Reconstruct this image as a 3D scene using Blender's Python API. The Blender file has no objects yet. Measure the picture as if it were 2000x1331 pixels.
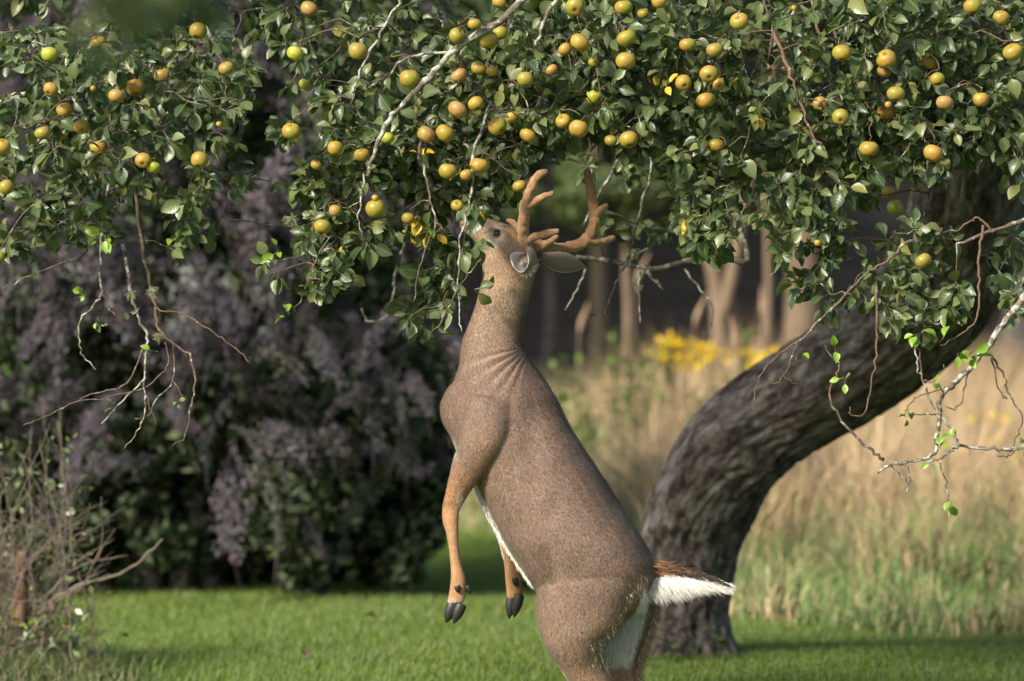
import bpy, math, random
import numpy as np
from mathutils import Vector, Matrix, noise as mnoise

random.seed(11)
rng = np.random.default_rng(11)
R = math.radians
scene = bpy.context.scene
C = scene.collection

# ------------------------------------------------------------------ camera, sky, sun, exposure
D0 = 15.0                       # metres to the deer
F = 2000 * D0 / 3.7             # focal length in photograph pixels
H = 1.69                        # eye height
cam_d = bpy.data.cameras.new('camera')
cam = bpy.data.objects.new('camera', cam_d); C.objects.link(cam)
cam.location = (0, 0, H); cam.rotation_euler = (R(90), 0, 0)
cam_d.sensor_width = 36; cam_d.lens = 36 * F / 2000
cam_d.clip_start = 0.5; cam_d.clip_end = 1000
cam_d.dof.use_dof = True; cam_d.dof.focus_distance = 14.85; cam_d.dof.aperture_fstop = 2.1
scene.camera = cam

SUN_EL, SUN_AZ = R(33), R(-138)      # azimuth from +Y, clockwise seen from above: behind the camera, to the left
world = bpy.data.worlds.new('World'); scene.world = world; world.use_nodes = True
wn = world.node_tree.nodes; wl = world.node_tree.links
sky = wn.new('ShaderNodeTexSky'); sky.sky_type = 'NISHITA'; sky.sun_disc = False
sky.sun_elevation = SUN_EL; sky.sun_rotation = SUN_AZ
sky.air_density = 1.0; sky.dust_density = 2.0; sky.ozone_density = 1.0
wl.new(sky.outputs[0], wn['Background'].inputs[0]); wn['Background'].inputs[1].default_value = 0.10
sun_d = bpy.data.lights.new('sun', 'SUN'); sun_d.energy = 3.6; sun_d.angle = R(8.0); sun_d.color = (1.0, 0.93, 0.82)
sun = bpy.data.objects.new('sun', sun_d); C.objects.link(sun)
sdir = Vector((math.sin(SUN_AZ) * math.cos(SUN_EL), math.cos(SUN_AZ) * math.cos(SUN_EL), math.sin(SUN_EL)))
sun.rotation_euler = (-sdir).to_track_quat('-Z', 'Y').to_euler(); sun.location = (-10, -5, 12)
scene.view_settings.view_transform = 'Standard'; scene.view_settings.look = 'None'
scene.view_settings.gamma = 1; scene.view_settings.use_curve_mapping = False
scene.view_settings.exposure = 1.08

# ------------------------------------------------------------------ helpers
def P(px, py, d):
    return np.array([(px - 1000) / F * d, d, H - (py - 665.5) / F * d])
def pxof(p):
    return 1000 + p[0] / p[1] * F, 665.5 + (H - p[2]) / p[1] * F
def smooth(a, b, x):
    t = np.clip((np.asarray(x, float) - a) / (b - a), 0, 1); return t * t * (3 - 2 * t)
def unit(v):
    v = np.asarray(v, float); return v / (np.linalg.norm(v, axis=-1, keepdims=True) + 1e-12)

def meadow_edge(x):               # distance where the mown lawn gives way to long grass
    x = np.asarray(x, float)
    return 20.8 + 10.0 * (1 - smooth(-0.5, 1.0, x)) + 0.5 * np.sin(x * 1.7)
def ground(x, y):
    x = np.asarray(x, float); y = np.asarray(y, float)
    z = 0.25 * smooth(15, 19, y)
    z = z + np.clip(y - 26, 0, 40) * 0.045 * smooth(-1.5, 2.0, x)
    z = z + 0.02 * np.sin(x * 1.3 + y * 0.7) * smooth(16, 18, y) + 0.012 * np.sin(x * 3.1 - y * 1.9) * smooth(16, 18, y)
    return z

def mesh_np(name, V, F_, mat=None, smooth_=True, col=None, luv=None, normals=None):
    V = np.ascontiguousarray(V, dtype=np.float32); me = bpy.data.meshes.new(name)
    groups = F_ if isinstance(F_, list) else [F_]
    groups = [np.asarray(g, dtype=np.int32) for g in groups if len(g)]
    nl = sum(g.size for g in groups); nf = sum(len(g) for g in groups)
    me.vertices.add(len(V)); me.vertices.foreach_set('co', V.ravel())
    me.loops.add(nl); me.loops.foreach_set('vertex_index', np.concatenate([g.ravel() for g in groups]))
    starts = []; o = 0
    for g in groups:
        starts.append(o + np.arange(len(g)) * g.shape[1]); o += g.size
    me.polygons.add(nf); me.polygons.foreach_set('loop_start', np.concatenate(starts).astype(np.int32))
    me.polygons.foreach_set('use_smooth', np.full(nf, smooth_))
    me.update(calc_edges=True); me.validate()
    if col is not None:
        c = np.ones((len(V), 4), np.float32); c[:, :3] = col
        me.color_attributes.new('coat', 'FLOAT_COLOR', 'POINT').data.foreach_set('color', c.ravel())
    if luv is not None:
        me.attributes.new('luv', 'FLOAT_VECTOR', 'POINT').data.foreach_set('vector', np.ascontiguousarray(luv, np.float32).ravel())
    if normals is not None:
        me.normals_split_custom_set_from_vertices([tuple(n) for n in normals])
    if mat: me.materials.append(mat)
    return me
def link(name, me, parent=None, loc=None):
    o = bpy.data.objects.new(name, me); C.objects.link(o)
    if parent: o.parent = parent
    if loc is not None: o.location = loc
    return o
def tag(o, label, cat, group=None):
    o['label'] = label; o['category'] = cat
    if group: o['group'] = group
    return o
def thing(name, loc, label, cat, group=None):
    o = bpy.data.objects.new(name, None); C.objects.link(o); o.location = loc
    o.empty_display_size = 0.1
    return tag(o, label, cat, group)
def part(name, root, V, F_, mat, **k):
    """mesh given in world coordinates, stored relative to its thing"""
    V = np.asarray(V, float) - np.array(root.location)
    return link(name, mesh_np(name, V, F_, mat, **k), root)
def tube(pts, rad, sides=6, cap=True):
    pts = np.asarray(pts, float); n = len(pts); rad = np.broadcast_to(np.asarray(rad, float), (n,))
    tan = unit(np.gradient(pts, axis=0)); ref = np.array([0.31, 0.2, 0.93])
    if abs(tan[0] @ ref) > 0.9: ref = np.array([1, 0, 0.])
    u = unit(np.cross(tan[0], ref)); V = []
    ang = np.arange(sides) / sides * 2 * np.pi
    for i in range(n):
        u = unit(u - tan[i] * (u @ tan[i])); w = np.cross(tan[i], u)
        V.append(pts[i] + rad[i] * (np.cos(ang)[:, None] * u + np.sin(ang)[:, None] * w))
    V = np.concatenate(V); a = np.arange(sides); b = (a + 1) % sides
    Q = np.concatenate([np.stack([i * sides + a, i * sides + b, (i + 1) * sides + b, (i + 1) * sides + a], 1) for i in range(n - 1)])
    T = np.zeros((0, 3), int)
    if cap:
        V = np.vstack([V, pts[0], pts[-1]]); k = n * sides
        T = np.concatenate([np.stack([np.full(sides, k), b, a], 1), np.stack([np.full(sides, k + 1), (n - 1) * sides + a, (n - 1) * sides + b], 1)])
    return V, Q, T
class Bag:
    """collects several shapes into one mesh"""
    def __init__(s): s.V = []; s.Q = []; s.T = []; s.L = []; s.n = 0
    def add(s, V, Q=None, T=None, luv=None):
        V = np.asarray(V, float)
        if Q is not None and len(Q): s.Q.append(np.asarray(Q) + s.n)
        if T is not None and len(T): s.T.append(np.asarray(T) + s.n)
        s.V.append(V); s.n += len(V)
        if luv is not None: s.L.append(luv)
    def faces(s):
        out = []
        if s.Q: out.append(np.concatenate(s.Q))
        if s.T: out.append(np.concatenate(s.T))
        return out
    def arrays(s): return np.concatenate(s.V), s.faces()
    def luv(s): return np.concatenate(s.L) if s.L else None
def crom(pts, k=6):
    """Catmull-Rom resample of rows (any number of columns)"""
    p = np.asarray(pts, float)
    if len(p) < 3: return np.array([p[0] + (p[-1] - p[0]) * t for t in np.linspace(0, 1, k + 1)])
    q = np.vstack([2 * p[0] - p[1], p, 2 * p[-1] - p[-2]]); out = []
    for i in range(1, len(q) - 2):
        for t in np.arange(k) / k:
            out.append(0.5 * (2 * q[i] + (q[i + 1] - q[i - 1]) * t + (2 * q[i - 1] - 5 * q[i] + 4 * q[i + 1] - q[i + 2]) * t * t + (-q[i - 1] + 3 * q[i] - 3 * q[i + 1] + q[i + 2]) * t ** 3))
    out.append(p[-1]); return np.array(out)
def nz(v, s, o=0.0):
    return mnoise.noise(Vector((v[0] * s + o, v[1] * s - o, v[2] * s + 3.1 * o)))

# ------------------------------------------------------------------ materials
def mat(name, base=(.5, .5, .5), rough=0.7, spec=0.3):
    m = bpy.data.materials.new(name); m.use_nodes = True
    b = m.node_tree.nodes['Principled BSDF']
    b.inputs['Base Color'].default_value = (*base, 1); b.inputs['Roughness'].default_value = rough
    b.inputs['Specular IOR Level'].default_value = spec
    return m, m.node_tree.nodes, m.node_tree.links, b
def mix(N, L, fac, a, b, mode='MIX'):
    n = N.new('ShaderNodeMix'); n.data_type = 'RGBA'; n.blend_type = mode
    for i, v in ((0, fac), (6, a), (7, b)):
        if hasattr(v, 'is_output'): L.new(v, n.inputs[i])
        else: n.inputs[i].default_value = v if i == 0 else (*v, 1)
    return n.outputs[2]
def math_(N, L, op, a, b=0.0, c=None):
    n = N.new('ShaderNodeMath'); n.operation = op
    for i, v in enumerate((a, b) if c is None else (a, b, c)):
        if hasattr(v, 'is_output'): L.new(v, n.inputs[i])
        else: n.inputs[i].default_value = v
    return n.outputs[0]
def noise_(N, L, scale, detail=4, rough=0.6, coord='Object', stretch=None, dist=0.0):
    tc = N.new('ShaderNodeTexCoord'); src = tc.outputs[coord]
    if stretch:
        mp = N.new('ShaderNodeMapping'); mp.inputs['Scale'].default_value = stretch; L.new(src, mp.inputs[0]); src = mp.outputs[0]
    n = N.new('ShaderNodeTexNoise'); n.inputs['Scale'].default_value = scale; n.inputs['Detail'].default_value = detail
    n.inputs['Roughness'].default_value = rough; n.inputs['Distortion'].default_value = dist
    L.new(src, n.inputs['Vector']); return n.outputs['Fac']
def ramp(N, L, fac, stops):
    r = N.new('ShaderNodeValToRGB'); L.new(fac, r.inputs[0]); e = r.color_ramp.elements
    while len(e) < len(stops): e.new(0.5)
    for i, (p, c) in enumerate(stops): e[i].position = p; e[i].color = (*c, 1)
    return r.outputs[0]
def bump(N, L, b, h, strength=0.5, dist=0.01):
    n = N.new('ShaderNodeBump'); n.inputs['Strength'].default_value = strength; n.inputs['Distance'].default_value = dist
    L.new(h, n.inputs['Height']); L.new(n.outputs[0], b.inputs['Normal'])

def foliage_mat(name, ramp_stops, lime=(0.22, 0.36, 0.035), yellow=(0.62, 0.42, 0.03), rough=0.4, spec=0.4, trans=0.25, veins=True, spots=True):
    m, N, L, b = mat(name, rough=rough, spec=spec)
    at = N.new('ShaderNodeAttribute'); at.attribute_name = 'luv'
    sx = N.new('ShaderNodeSeparateXYZ'); L.new(at.outputs['Vector'], sx.inputs[0])
    u, v, z = sx.outputs
    oi = N.new('ShaderNodeObjectInfo')
    w = math_(N, L, 'FRACT', math_(N, L, 'ADD', z, oi.outputs['Random']))
    c = ramp(N, L, w, ramp_stops)
    c = mix(N, L, math_(N, L, 'GREATER_THAN', z, 0.9999), c, lime)
    c = mix(N, L, math_(N, L, 'GREATER_THAN', z, 1.9999), c, yellow)
    if spots:
        sp = noise_(N, L, 55, 2)
        c = mix(N, L, math_(N, L, 'MULTIPLY', math_(N, L, 'GREATER_THAN', sp, 0.71), 0.75), c, (0.22, 0.11, 0.03))
        c = mix(N, L, math_(N, L, 'MULTIPLY', noise_(N, L, 30, 3), 0.35), c, (0.02, 0.035, 0.012))
    if veins:
        au = math_(N, L, 'ABSOLUTE', u)
        rib = math_(N, L, 'LESS_THAN', au, 0.09)
        vn = math_(N, L, 'SINE', math_(N, L, 'MULTIPLY', math_(N, L, 'SUBTRACT', v, math_(N, L, 'MULTIPLY', au, 0.22)), 44.0))
        c = mix(N, L, math_(N, L, 'MULTIPLY', rib, 0.5), c, (0.16, 0.22, 0.07))
        bump(N, L, b, math_(N, L, 'SUBTRACT', vn, math_(N, L, 'MULTIPLY', rib, 2.0)), 0.12, 0.001)
    geo = N.new('ShaderNodeNewGeometry')
    under = mix(N, L, 0.55, c, (0.17, 0.21, 0.12))
    c2 = mix(N, L, geo.outputs['Backfacing'], c, under)
    L.new(c2, b.inputs['Base Color'])
    tr = N.new('ShaderNodeBsdfTranslucent')
    L.new(mix(N, L, 0.5, c, (0.16, 0.25, 0.02)), tr.inputs['Color'])
    ms = N.new('ShaderNodeMixShader'); ms.inputs[0].default_value = trans
    L.new(b.outputs[0], ms.inputs[1]); L.new(tr.outputs[0], ms.inputs[2])
    L.new(ms.outputs[0], N['Material Output'].inputs[0])
    return m
M = {}
M['leaf'] = foliage_mat('apple_leaf', [(0, (0.032, 0.054, 0.020)), (0.35, (0.056, 0.086, 0.030)), (0.7, (0.095, 0.130, 0.048)), (0.93, (0.16, 0.185, 0.070)), (1, (0.20, 0.20, 0.05))], rough=0.37, spec=0.44, trans=0.2)
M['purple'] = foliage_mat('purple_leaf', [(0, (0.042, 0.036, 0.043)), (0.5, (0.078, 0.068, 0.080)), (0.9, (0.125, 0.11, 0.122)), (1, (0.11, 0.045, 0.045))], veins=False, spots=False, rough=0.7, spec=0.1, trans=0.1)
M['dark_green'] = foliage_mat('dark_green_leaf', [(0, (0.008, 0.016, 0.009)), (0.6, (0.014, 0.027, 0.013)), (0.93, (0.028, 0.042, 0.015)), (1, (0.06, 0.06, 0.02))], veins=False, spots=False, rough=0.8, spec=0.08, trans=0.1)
M['wood_leaf'] = foliage_mat('background_leaf', [(0, (0.03, 0.055, 0.012)), (0.5, (0.05, 0.09, 0.02)), (1, (0.11, 0.15, 0.03))], veins=False, spots=False, rough=0.6, trans=0.3)
M['lawn_blade'] = foliage_mat('lawn_blade', [(0, (0.095, 0.16, 0.012)), (0.5, (0.185, 0.275, 0.018)), (0.9, (0.29, 0.37, 0.03)), (1, (0.32, 0.30, 0.11))], veins=False, spots=False, rough=0.5, spec=0.25, trans=0.35)

def coat_mat(name, rough=0.75, spec=0.15, speck=0.35):
    m, N, L, b = mat(name, rough=rough, spec=spec)
    a = N.new('ShaderNodeVertexColor'); a.layer_name = 'coat'
    n = noise_(N, L, 260, 3, 0.7)
    c = mix(N, L, 1.0, a.outputs[0], ramp(N, L, n, [(0.3, (1 - speck,) * 3), (0.7, (1 + speck * .5,) * 3)]), 'MULTIPLY')
    L.new(c, b.inputs['Base Color']); bump(N, L, b, n, 0.3, 0.003)
    b.inputs['Sheen Weight'].default_value = 0.12
    return m
M['coat'] = coat_mat('deer_coat'); M['fur'] = coat_mat('deer_fur', 0.6, 0.2, 0.15)
M['blade'] = coat_mat('long_grass', 0.6, 0.2, 0.1)

def bark_mat(name, stops, scale=30, lichen=0.0, stretch=None, bs=0.6, bd=0.01):
    m, N, L, b = mat(name, rough=0.9, spec=0.15)
    n = noise_(N, L, scale, 6, 0.7, stretch=stretch, dist=0.3)
    c = ramp(N, L, n, stops)
    if lichen:
        c = mix(N, L, ramp(N, L, noise_(N, L, 32, 4, 0.65), [(0.62 - lichen, (0, 0, 0)), (0.70 - lichen, (1, 1, 1))]), c, (0.36, 0.36, 0.31))
        c = mix(N, L, ramp(N, L, noise_(N, L, 45, 3, 0.6), [(0.66, (0, 0, 0)), (0.72, (1, 1, 1))]), c, (0.16, 0.17, 0.08))
    L.new(c, b.inputs['Base Color']); bump(N, L, b, n, bs, bd); return m
M['trunk'] = bark_mat('apple_bark', [(0.34, (0.02, 0.017, 0.016)), (0.46, (0.07, 0.061, 0.058)), (0.56, (0.16, 0.148, 0.148)), (0.70, (0.27, 0.26, 0.26))], 19, bs=0.9, bd=0.02)
def trunk_mat():
    m, N, L, b = mat('old_apple_bark', rough=0.9, spec=0.15)
    at = N.new('ShaderNodeAttribute'); at.attribute_name = 'luv'
    def nn(scale, detail, rough, dist=0.0):
        n = N.new('ShaderNodeTexNoise'); n.inputs['Scale'].default_value = scale; n.inputs['Detail'].default_value = detail; n.inputs['Roughness'].default_value = rough; n.inputs['Distortion'].default_value = dist
        L.new(at.outputs['Vector'], n.inputs['Vector']); return n.outputs['Fac']
    f = nn(15, 6, 0.68, 0.5)
    c = ramp(N, L, f, [(0.34, (0.018, 0.014, 0.011)), (0.46, (0.055, 0.045, 0.038)), (0.57, (0.125, 0.108, 0.098)), (0.70, (0.24, 0.228, 0.22))])
    c = mix(N, L, ramp(N, L, nn(4.5, 4, .6), [(0.55, (0, 0, 0)), (0.72, (0.55,) * 3)]), c, (0.24, 0.235, 0.22))
    c = mix(N, L, ramp(N, L, nn(7, 4, .6), [(0.60, (0, 0, 0)), (0.70, (0.6,) * 3)]), c, (0.075, 0.06, 0.035))
    L.new(c, b.inputs['Base Color']); bump(N, L, b, f, 0.9, 0.02); return m
M['bark'] = trunk_mat()
M['branch'] = bark_mat('lichened_bark', [(0.35, (0.07, 0.055, 0.04)), (0.6, (0.16, 0.13, 0.10)), (0.8, (0.25, 0.22, 0.18))], 60, lichen=0.14)
M['twig'] = bark_mat('twig_bark', [(0.35, (0.07, 0.048, 0.034)), (0.6, (0.145, 0.105, 0.076)), (0.8, (0.24, 0.195, 0.155))], 70, lichen=0.05)
M['red_twig'] = bark_mat('reddish_twig_bark', [(0.3, (0.085, 0.052, 0.036)), (0.7, (0.19, 0.125, 0.085))], 70, lichen=0.02)
M['dry_stem'] = bark_mat('dry_stem_bark', [(0.3, (0.095, 0.078, 0.06)), (0.7, (0.22, 0.18, 0.135))], 40)
M['stump'] = bark_mat('stump_bark', [(0.3, (0.075, 0.042, 0.028)), (0.7, (0.18, 0.105, 0.068))], 30, stretch=(1, 1, 0.2))
M['pale_trunk'] = bark_mat('pale_bark', [(0.3, (0.11, 0.08, 0.055)), (0.7, (0.24, 0.175, 0.115))], 6, stretch=(1, 1, 0.3))
M['velvet'] = bark_mat('antler_velvet', [(0.28, (0.15, 0.078, 0.038)), (0.5, (0.28, 0.152, 0.074)), (0.75, (0.42, 0.26, 0.14))], 55, bs=0.35, bd=0.004)
M['velvet'].node_tree.nodes['Principled BSDF'].inputs['Sheen Weight'].default_value = 0.35
M['hoof'] = mat('hoof_horn', (0.016, 0.014, 0.014), 0.5, 0.5)[0]
M['eye'] = mat('eye_dark', (0.006, 0.004, 0.004), 0.08, 0.7)[0]
M['nose'] = mat('nose_skin', (0.05, 0.035, 0.035), 0.4, 0.4)[0]
M['lichen'] = bark_mat('beard_lichen', [(0.3, (0.16, 0.18, 0.09)), (0.7, (0.33, 0.34, 0.2))], 40)
M['rock'] = bark_mat('pale_rock', [(0.3, (0.30, 0.25, 0.23)), (0.7, (0.48, 0.42, 0.39))], 8)
M['petal'] = mat('yellow_petal', (0.62, 0.42, 0.015), 0.6, 0.2)[0]
M['plume'] = bark_mat('grass_plume', [(0.3, (0.22, 0.14, 0.09)), (0.7, (0.38, 0.27, 0.18))], 30)
M['plank'] = bark_mat('dark_plank', [(0.3, (0.06, 0.052, 0.056)), (0.7, (0.12, 0.105, 0.115))], 5, stretch=(0.15, 1, 1))
M['roof'] = bark_mat('dark_roof', [(0.3, (0.03, 0.03, 0.03)), (0.7, (0.06, 0.055, 0.055))], 5)

def apple_mat():
    m, N, L, b = mat('russet_apple', rough=0.42, spec=0.35)
    oi = N.new('ShaderNodeObjectInfo'); w = oi.outputs['Random']
    tc = N.new('ShaderNodeTexCoord'); sx = N.new('ShaderNodeSeparateXYZ'); L.new(tc.outputs['Object'], sx.inputs[0])
    base = ramp(N, L, w, [(0, (0.24, 0.205, 0.022)), (0.25, (0.31, 0.23, 0.026)), (0.5, (0.345, 0.23, 0.03)), (0.8, (0.34, 0.215, 0.04)), (1, (0.32, 0.20, 0.068))])
    n1 = noise_(N, L, 28, 5, 0.65)
    c = mix(N, L, ramp(N, L, n1, [(0.42, (0, 0, 0)), (0.64, (0.75,) * 3)]), base, (0.235, 0.138, 0.042))
    sd = math_(N, L, 'ADD', math_(N, L, 'MULTIPLY', sx.outputs[0], 16.0), math_(N, L, 'MULTIPLY', noise_(N, L, 18, 3), 0.9))
    c = mix(N, L, ramp(N, L, sd, [(0.45, (0, 0, 0)), (0.95, (0.7,) * 3)]), c, (0.20, 0.21, 0.022))
    c = mix(N, L, ramp(N, L, math_(N, L, 'SUBTRACT', noise_(N, L, 14, 2), math_(N, L, 'MULTIPLY', sx.outputs[1], 8.0)), [(0.62, (0, 0, 0)), (0.95, (0.4,) * 3)]), c, (0.38, 0.14, 0.035))
    dots = noise_(N, L, 190, 1)
    c = mix(N, L, math_(N, L, 'MULTIPLY', math_(N, L, 'GREATER_THAN', dots, 0.66), 0.4), c, (0.48, 0.33, 0.13))
    L.new(c, b.inputs['Base Color']); bump(N, L, b, noise_(N, L, 120, 3), 0.15, 0.002)
    return m
M['apple'] = apple_mat()
def apple_green():
    m, N, L, b = mat('green_apple', rough=0.4, spec=0.35)
    L.new(ramp(N, L, noise_(N, L, 25, 4), [(0.3, (0.22, 0.27, 0.025)), (0.7, (0.38, 0.36, 0.05))]), b.inputs['Base Color']); return m
M['apple_green'] = apple_green()

# ------------------------------------------------------------------ ground
def ground_mat():
    m, N, L, b = mat('lawn_soil', rough=0.95, spec=0.1)
    g = noise_(N, L, 3, 6, 0.7)
    c = ramp(N, L, g, [(0.3, (0.05, 0.09, 0.014)), (0.6, (0.085, 0.145, 0.02)), (0.8, (0.13, 0.15, 0.04))])
    L.new(c, b.inputs['Base Color']); bump(N, L, b, noise_(N, L, 40, 4), 0.6, 0.03); return m
M['ground'] = ground_mat()
xs = np.unique(np.concatenate([np.linspace(-300, -12, 14), np.linspace(-12, 12, 97), np.linspace(12, 300, 14)]))
ys = np.unique(np.concatenate([np.linspace(-60, 12, 8), np.linspace(12, 36, 97), np.linspace(36, 600, 24)]))
X, Y = np.meshgrid(xs, ys); GV = np.stack([X, Y, ground(X, Y)], -1).reshape(-1, 3)
nx, ny = len(xs), len(ys); ii = (np.arange(ny - 1)[:, None] * nx + np.arange(nx - 1)[None]).ravel()
g = link('ground', mesh_np('ground', GV, np.stack([ii, ii + 1, ii + nx + 1, ii + nx], 1), M['ground'])); g['kind'] = 'structure'

def blades(base, h, lean, width, az):
    """grass blades: 5 vertices, 3 triangles each; base (n,3)"""
    n = len(base); d = np.stack([np.cos(az), np.sin(az), 0 * az], 1); s = np.stack([-np.sin(az), np.cos(az), 0 * az], 1)
    up = np.array([0, 0, 1.0]); w = width[:, None]
    p1 = base + up * (h * .55)[:, None] + d * (lean * .3)[:, None]
    p2 = base + up * (h * (1 - .25 * np.minimum(1, (lean / h) ** 2)))[:, None] + d * lean[:, None]
    V = np.stack([base - s * w, base + s * w, p1 + s * w * .75, p1 - s * w * .75, p2], 1).reshape(-1, 3)
    k = np.arange(n)[:, None] * 5
    T = np.concatenate([k + [[0, 1, 2]], k + [[0, 2, 3]], k + [[3, 2, 4]]])
    return V, T

# lawn grass
def scatter(n, d0, d1, px0, px1, pw=1.0):
    d = d0 + (d1 - d0) * rng.random(n) ** pw
    x = (px0 + (px1 - px0) * rng.random(n) - 1000) / F * d
    return x, d
x, d = scatter(330000, 16.5, 31, -300, 2300, 1.5)
patch = np.array([mnoise.noise(Vector((a * .9, b * .35, 0))) for a, b in zip(x, d)])
keep = (d < meadow_edge(x) + 0.6 * rng.random(len(d)))
x, d, patch = x[keep], d[keep], patch[keep]
n = len(x); h = (0.025 + 0.035 * rng.random(n) ** 2) * (1 + 0.35 * patch)
V, T = blades(np.stack([x, d, ground(x, d) - .005], 1), h, h * (0.2 + 0.9 * rng.random(n)), 0.0014 + 0.0014 * rng.random(n), rng.random(n) * 6.283)
t = np.clip(0.45 + 0.35 * patch + 0.32 * rng.standard_normal(n), 0.0, 0.93); t[rng.random(n) < 0.03] = 0.985
o = link('lawn_grass', mesh_np('lawn_grass', V, T, M['lawn_blade'], luv=np.repeat(np.stack([0 * t, 0 * t + .5, t], 1), 5, 0)))
o['kind'] = 'stuff'; tag(o, 'short mown green grass of the lawn under the apple tree', 'grass')

# long meadow grass
x, d = scatter(140000, 20.2, 40, -400, 2500, 1.25)
e = meadow_edge(x); keep = (d > e - .3 * rng.random(len(d))) & ((x > -2.4) | (d > 33))
x, d, e = x[keep], d[keep], e[keep]; n = len(x)
pa = np.array([mnoise.noise(Vector((a * 1.1, b * .5, 4))) for a, b in zip(x, d)])
pb = np.array([mnoise.noise(Vector((a * 2.6, b * 1.3, 9))) for a, b in zip(x, d)])
tall = smooth(-.2, 4.5, d - e)
h = (0.16 + 0.62 * tall) * (0.65 + 0.5 * rng.random(n)) * (1 + 0.35 * pa)
h *= np.where(x < 1.2, 0.9, 1.0) * (1 + .9 * np.clip(pb, -.6, .8))
green = np.array([0.12, 0.22, 0.05]); tan = np.array([0.49, 0.35, 0.20]); olive = np.array([0.26, 0.27, 0.10]); teal = np.array([0.11, 0.20, 0.055])
wt = smooth(0.12, 0.85, smooth(.2, 5.5, d - e) * np.where(x < 1.0, .55, .80) - .06 + 0.9 * pa + 1.0 * pb + 0.30 * rng.standard_normal(n))[:, None]
x_dry = (rng.random(n) < .16)
gcol = np.where(rng.random((n, 1)) < .4, teal, np.where(rng.random((n, 1)) < .35, olive, green))
wt = np.maximum(wt, x_dry[:, None] * .8)
colr = (gcol * (1 - wt) + tan * wt) * (0.75 + 0.5 * rng.random((n, 1)))
V, T = blades(np.stack([x, d, ground(x, d) - .01], 1), h, h * (0.15 + 1.05 * rng.random(n)), 0.003 + 0.004 * rng.random(n), rng.random(n) * 6.283)
o = link('meadow_grass', mesh_np('meadow_grass', V, T, M['blade'], col=np.repeat(colr, 5, 0)))
o['kind'] = 'stuff'; tag(o, 'long tan and green meadow grass behind the apple trunk', 'grass')

# ------------------------------------------------------------------ far shed, woods
def box(c, s):
    c = np.array(c, float); s = np.array(s, float) / 2
    V = np.array([[i, j, k] for i in (-1, 1) for j in (-1, 1) for k in (-1, 1)]) * s + c
    return V, np.array([[0, 1, 3, 2], [4, 6, 7, 5], [0, 4, 5, 1], [2, 3, 7, 6], [0, 2, 6, 4], [1, 5, 7, 3]])
sx0, sy0 = 2.2, 46.0
shed = thing('shed', (sx0, sy0, float(ground(sx0, sy0))), 'long dark shed of horizontal planks far behind the meadow', 'shed')
gz = shed.location.z
pv, pq = box((0, 0, 0), (9.6, 0.05, 0.33)); pm = mesh_np('plank', pv, pq, M['plank'], smooth_=False)
for k in range(9):
    o = link('plank', pm, shed, (random.uniform(-.05, .05), -0.012 * (k % 2), 0.2 + k * 0.345))
    o.rotation_euler = (R(4), R(random.uniform(-.15, .15)), 0)
V, Q = box((sx0, sy0 + 2.05, gz + 1.5), (9.4, 3.9, 3.0)); part('wall', shed, V, Q, M['plank'], smooth_=False)
V = np.array([[-5.1, -.5, 3.1], [5.1, -.5, 3.1], [5.1, 2, 4.3], [-5.1, 2, 4.3], [5.1, 4.5, 3.1], [-5.1, 4.5, 3.1]]) + np.array(shed.location)
V = np.vstack([V, V + [0, 0, 0.12]])
Q = [[0, 3, 2, 1], [3, 5, 4, 2], [6, 7, 8, 9], [9, 8, 10, 11], [0, 1, 7, 6], [5, 11, 10, 4], [0, 6, 9, 3], [3, 9, 11, 5], [1, 2, 8, 7], [2, 4, 10, 8]]
part('roof', shed, V, np.array(Q), M['roof'], smooth_=False)

def leaf_cloud(n, centres, rads, size, stretch=1.0):
    ci = rng.integers(0, len(centres), n); c = np.asarray(centres)[ci]; r = np.asarray(rads)[ci]
    v = unit(rng.standard_normal((n, 3))) * (0.55 + 0.45 * rng.random((n, 1)) ** .5)
    p = c + v * r[:, None] * np.array([1, 1, 0.8])
    a = unit(rng.standard_normal((n, 3))); b = unit(np.cross(a, rng.standard_normal((n, 3))))
    s = size * (0.6 + 0.8 * rng.random((n, 1)))
    V = np.stack([p - a * s, p + b * s * .5, p + a * s, p - b * s * .5], 1).reshape(-1, 3)
    k = np.arange(n)[:, None] * 4
    luv = np.repeat(np.stack([0 * s[:, 0], 0 * s[:, 0] + .5, rng.random(n) * .999], 1), 4, 0)
    return V, k + [[0, 1, 2, 3]], luv
def wood_crown(seed, n, height, spread):
    r = np.random.default_rng(seed); cs = []; rs = []
    for i in range(26):
        a = r.random() * 6.283; q = r.random() ** .5 * spread
        cs.append((math.cos(a) * q, math.sin(a) * q, height * (0.38 + 0.6 * r.random()) - q * .25)); rs.append(0.55 + 0.7 * r.random())
    V, Q, luv = leaf_cloud(n, cs, rs, 0.12)
    return mesh_np('crown', V, Q, M['wood_leaf'], luv=luv, smooth_=False)
crown_meshes = [wood_crown(1, 9000, 7.5, 2.6), wood_crown(2, 9000, 8.5, 3.0)]
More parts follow.
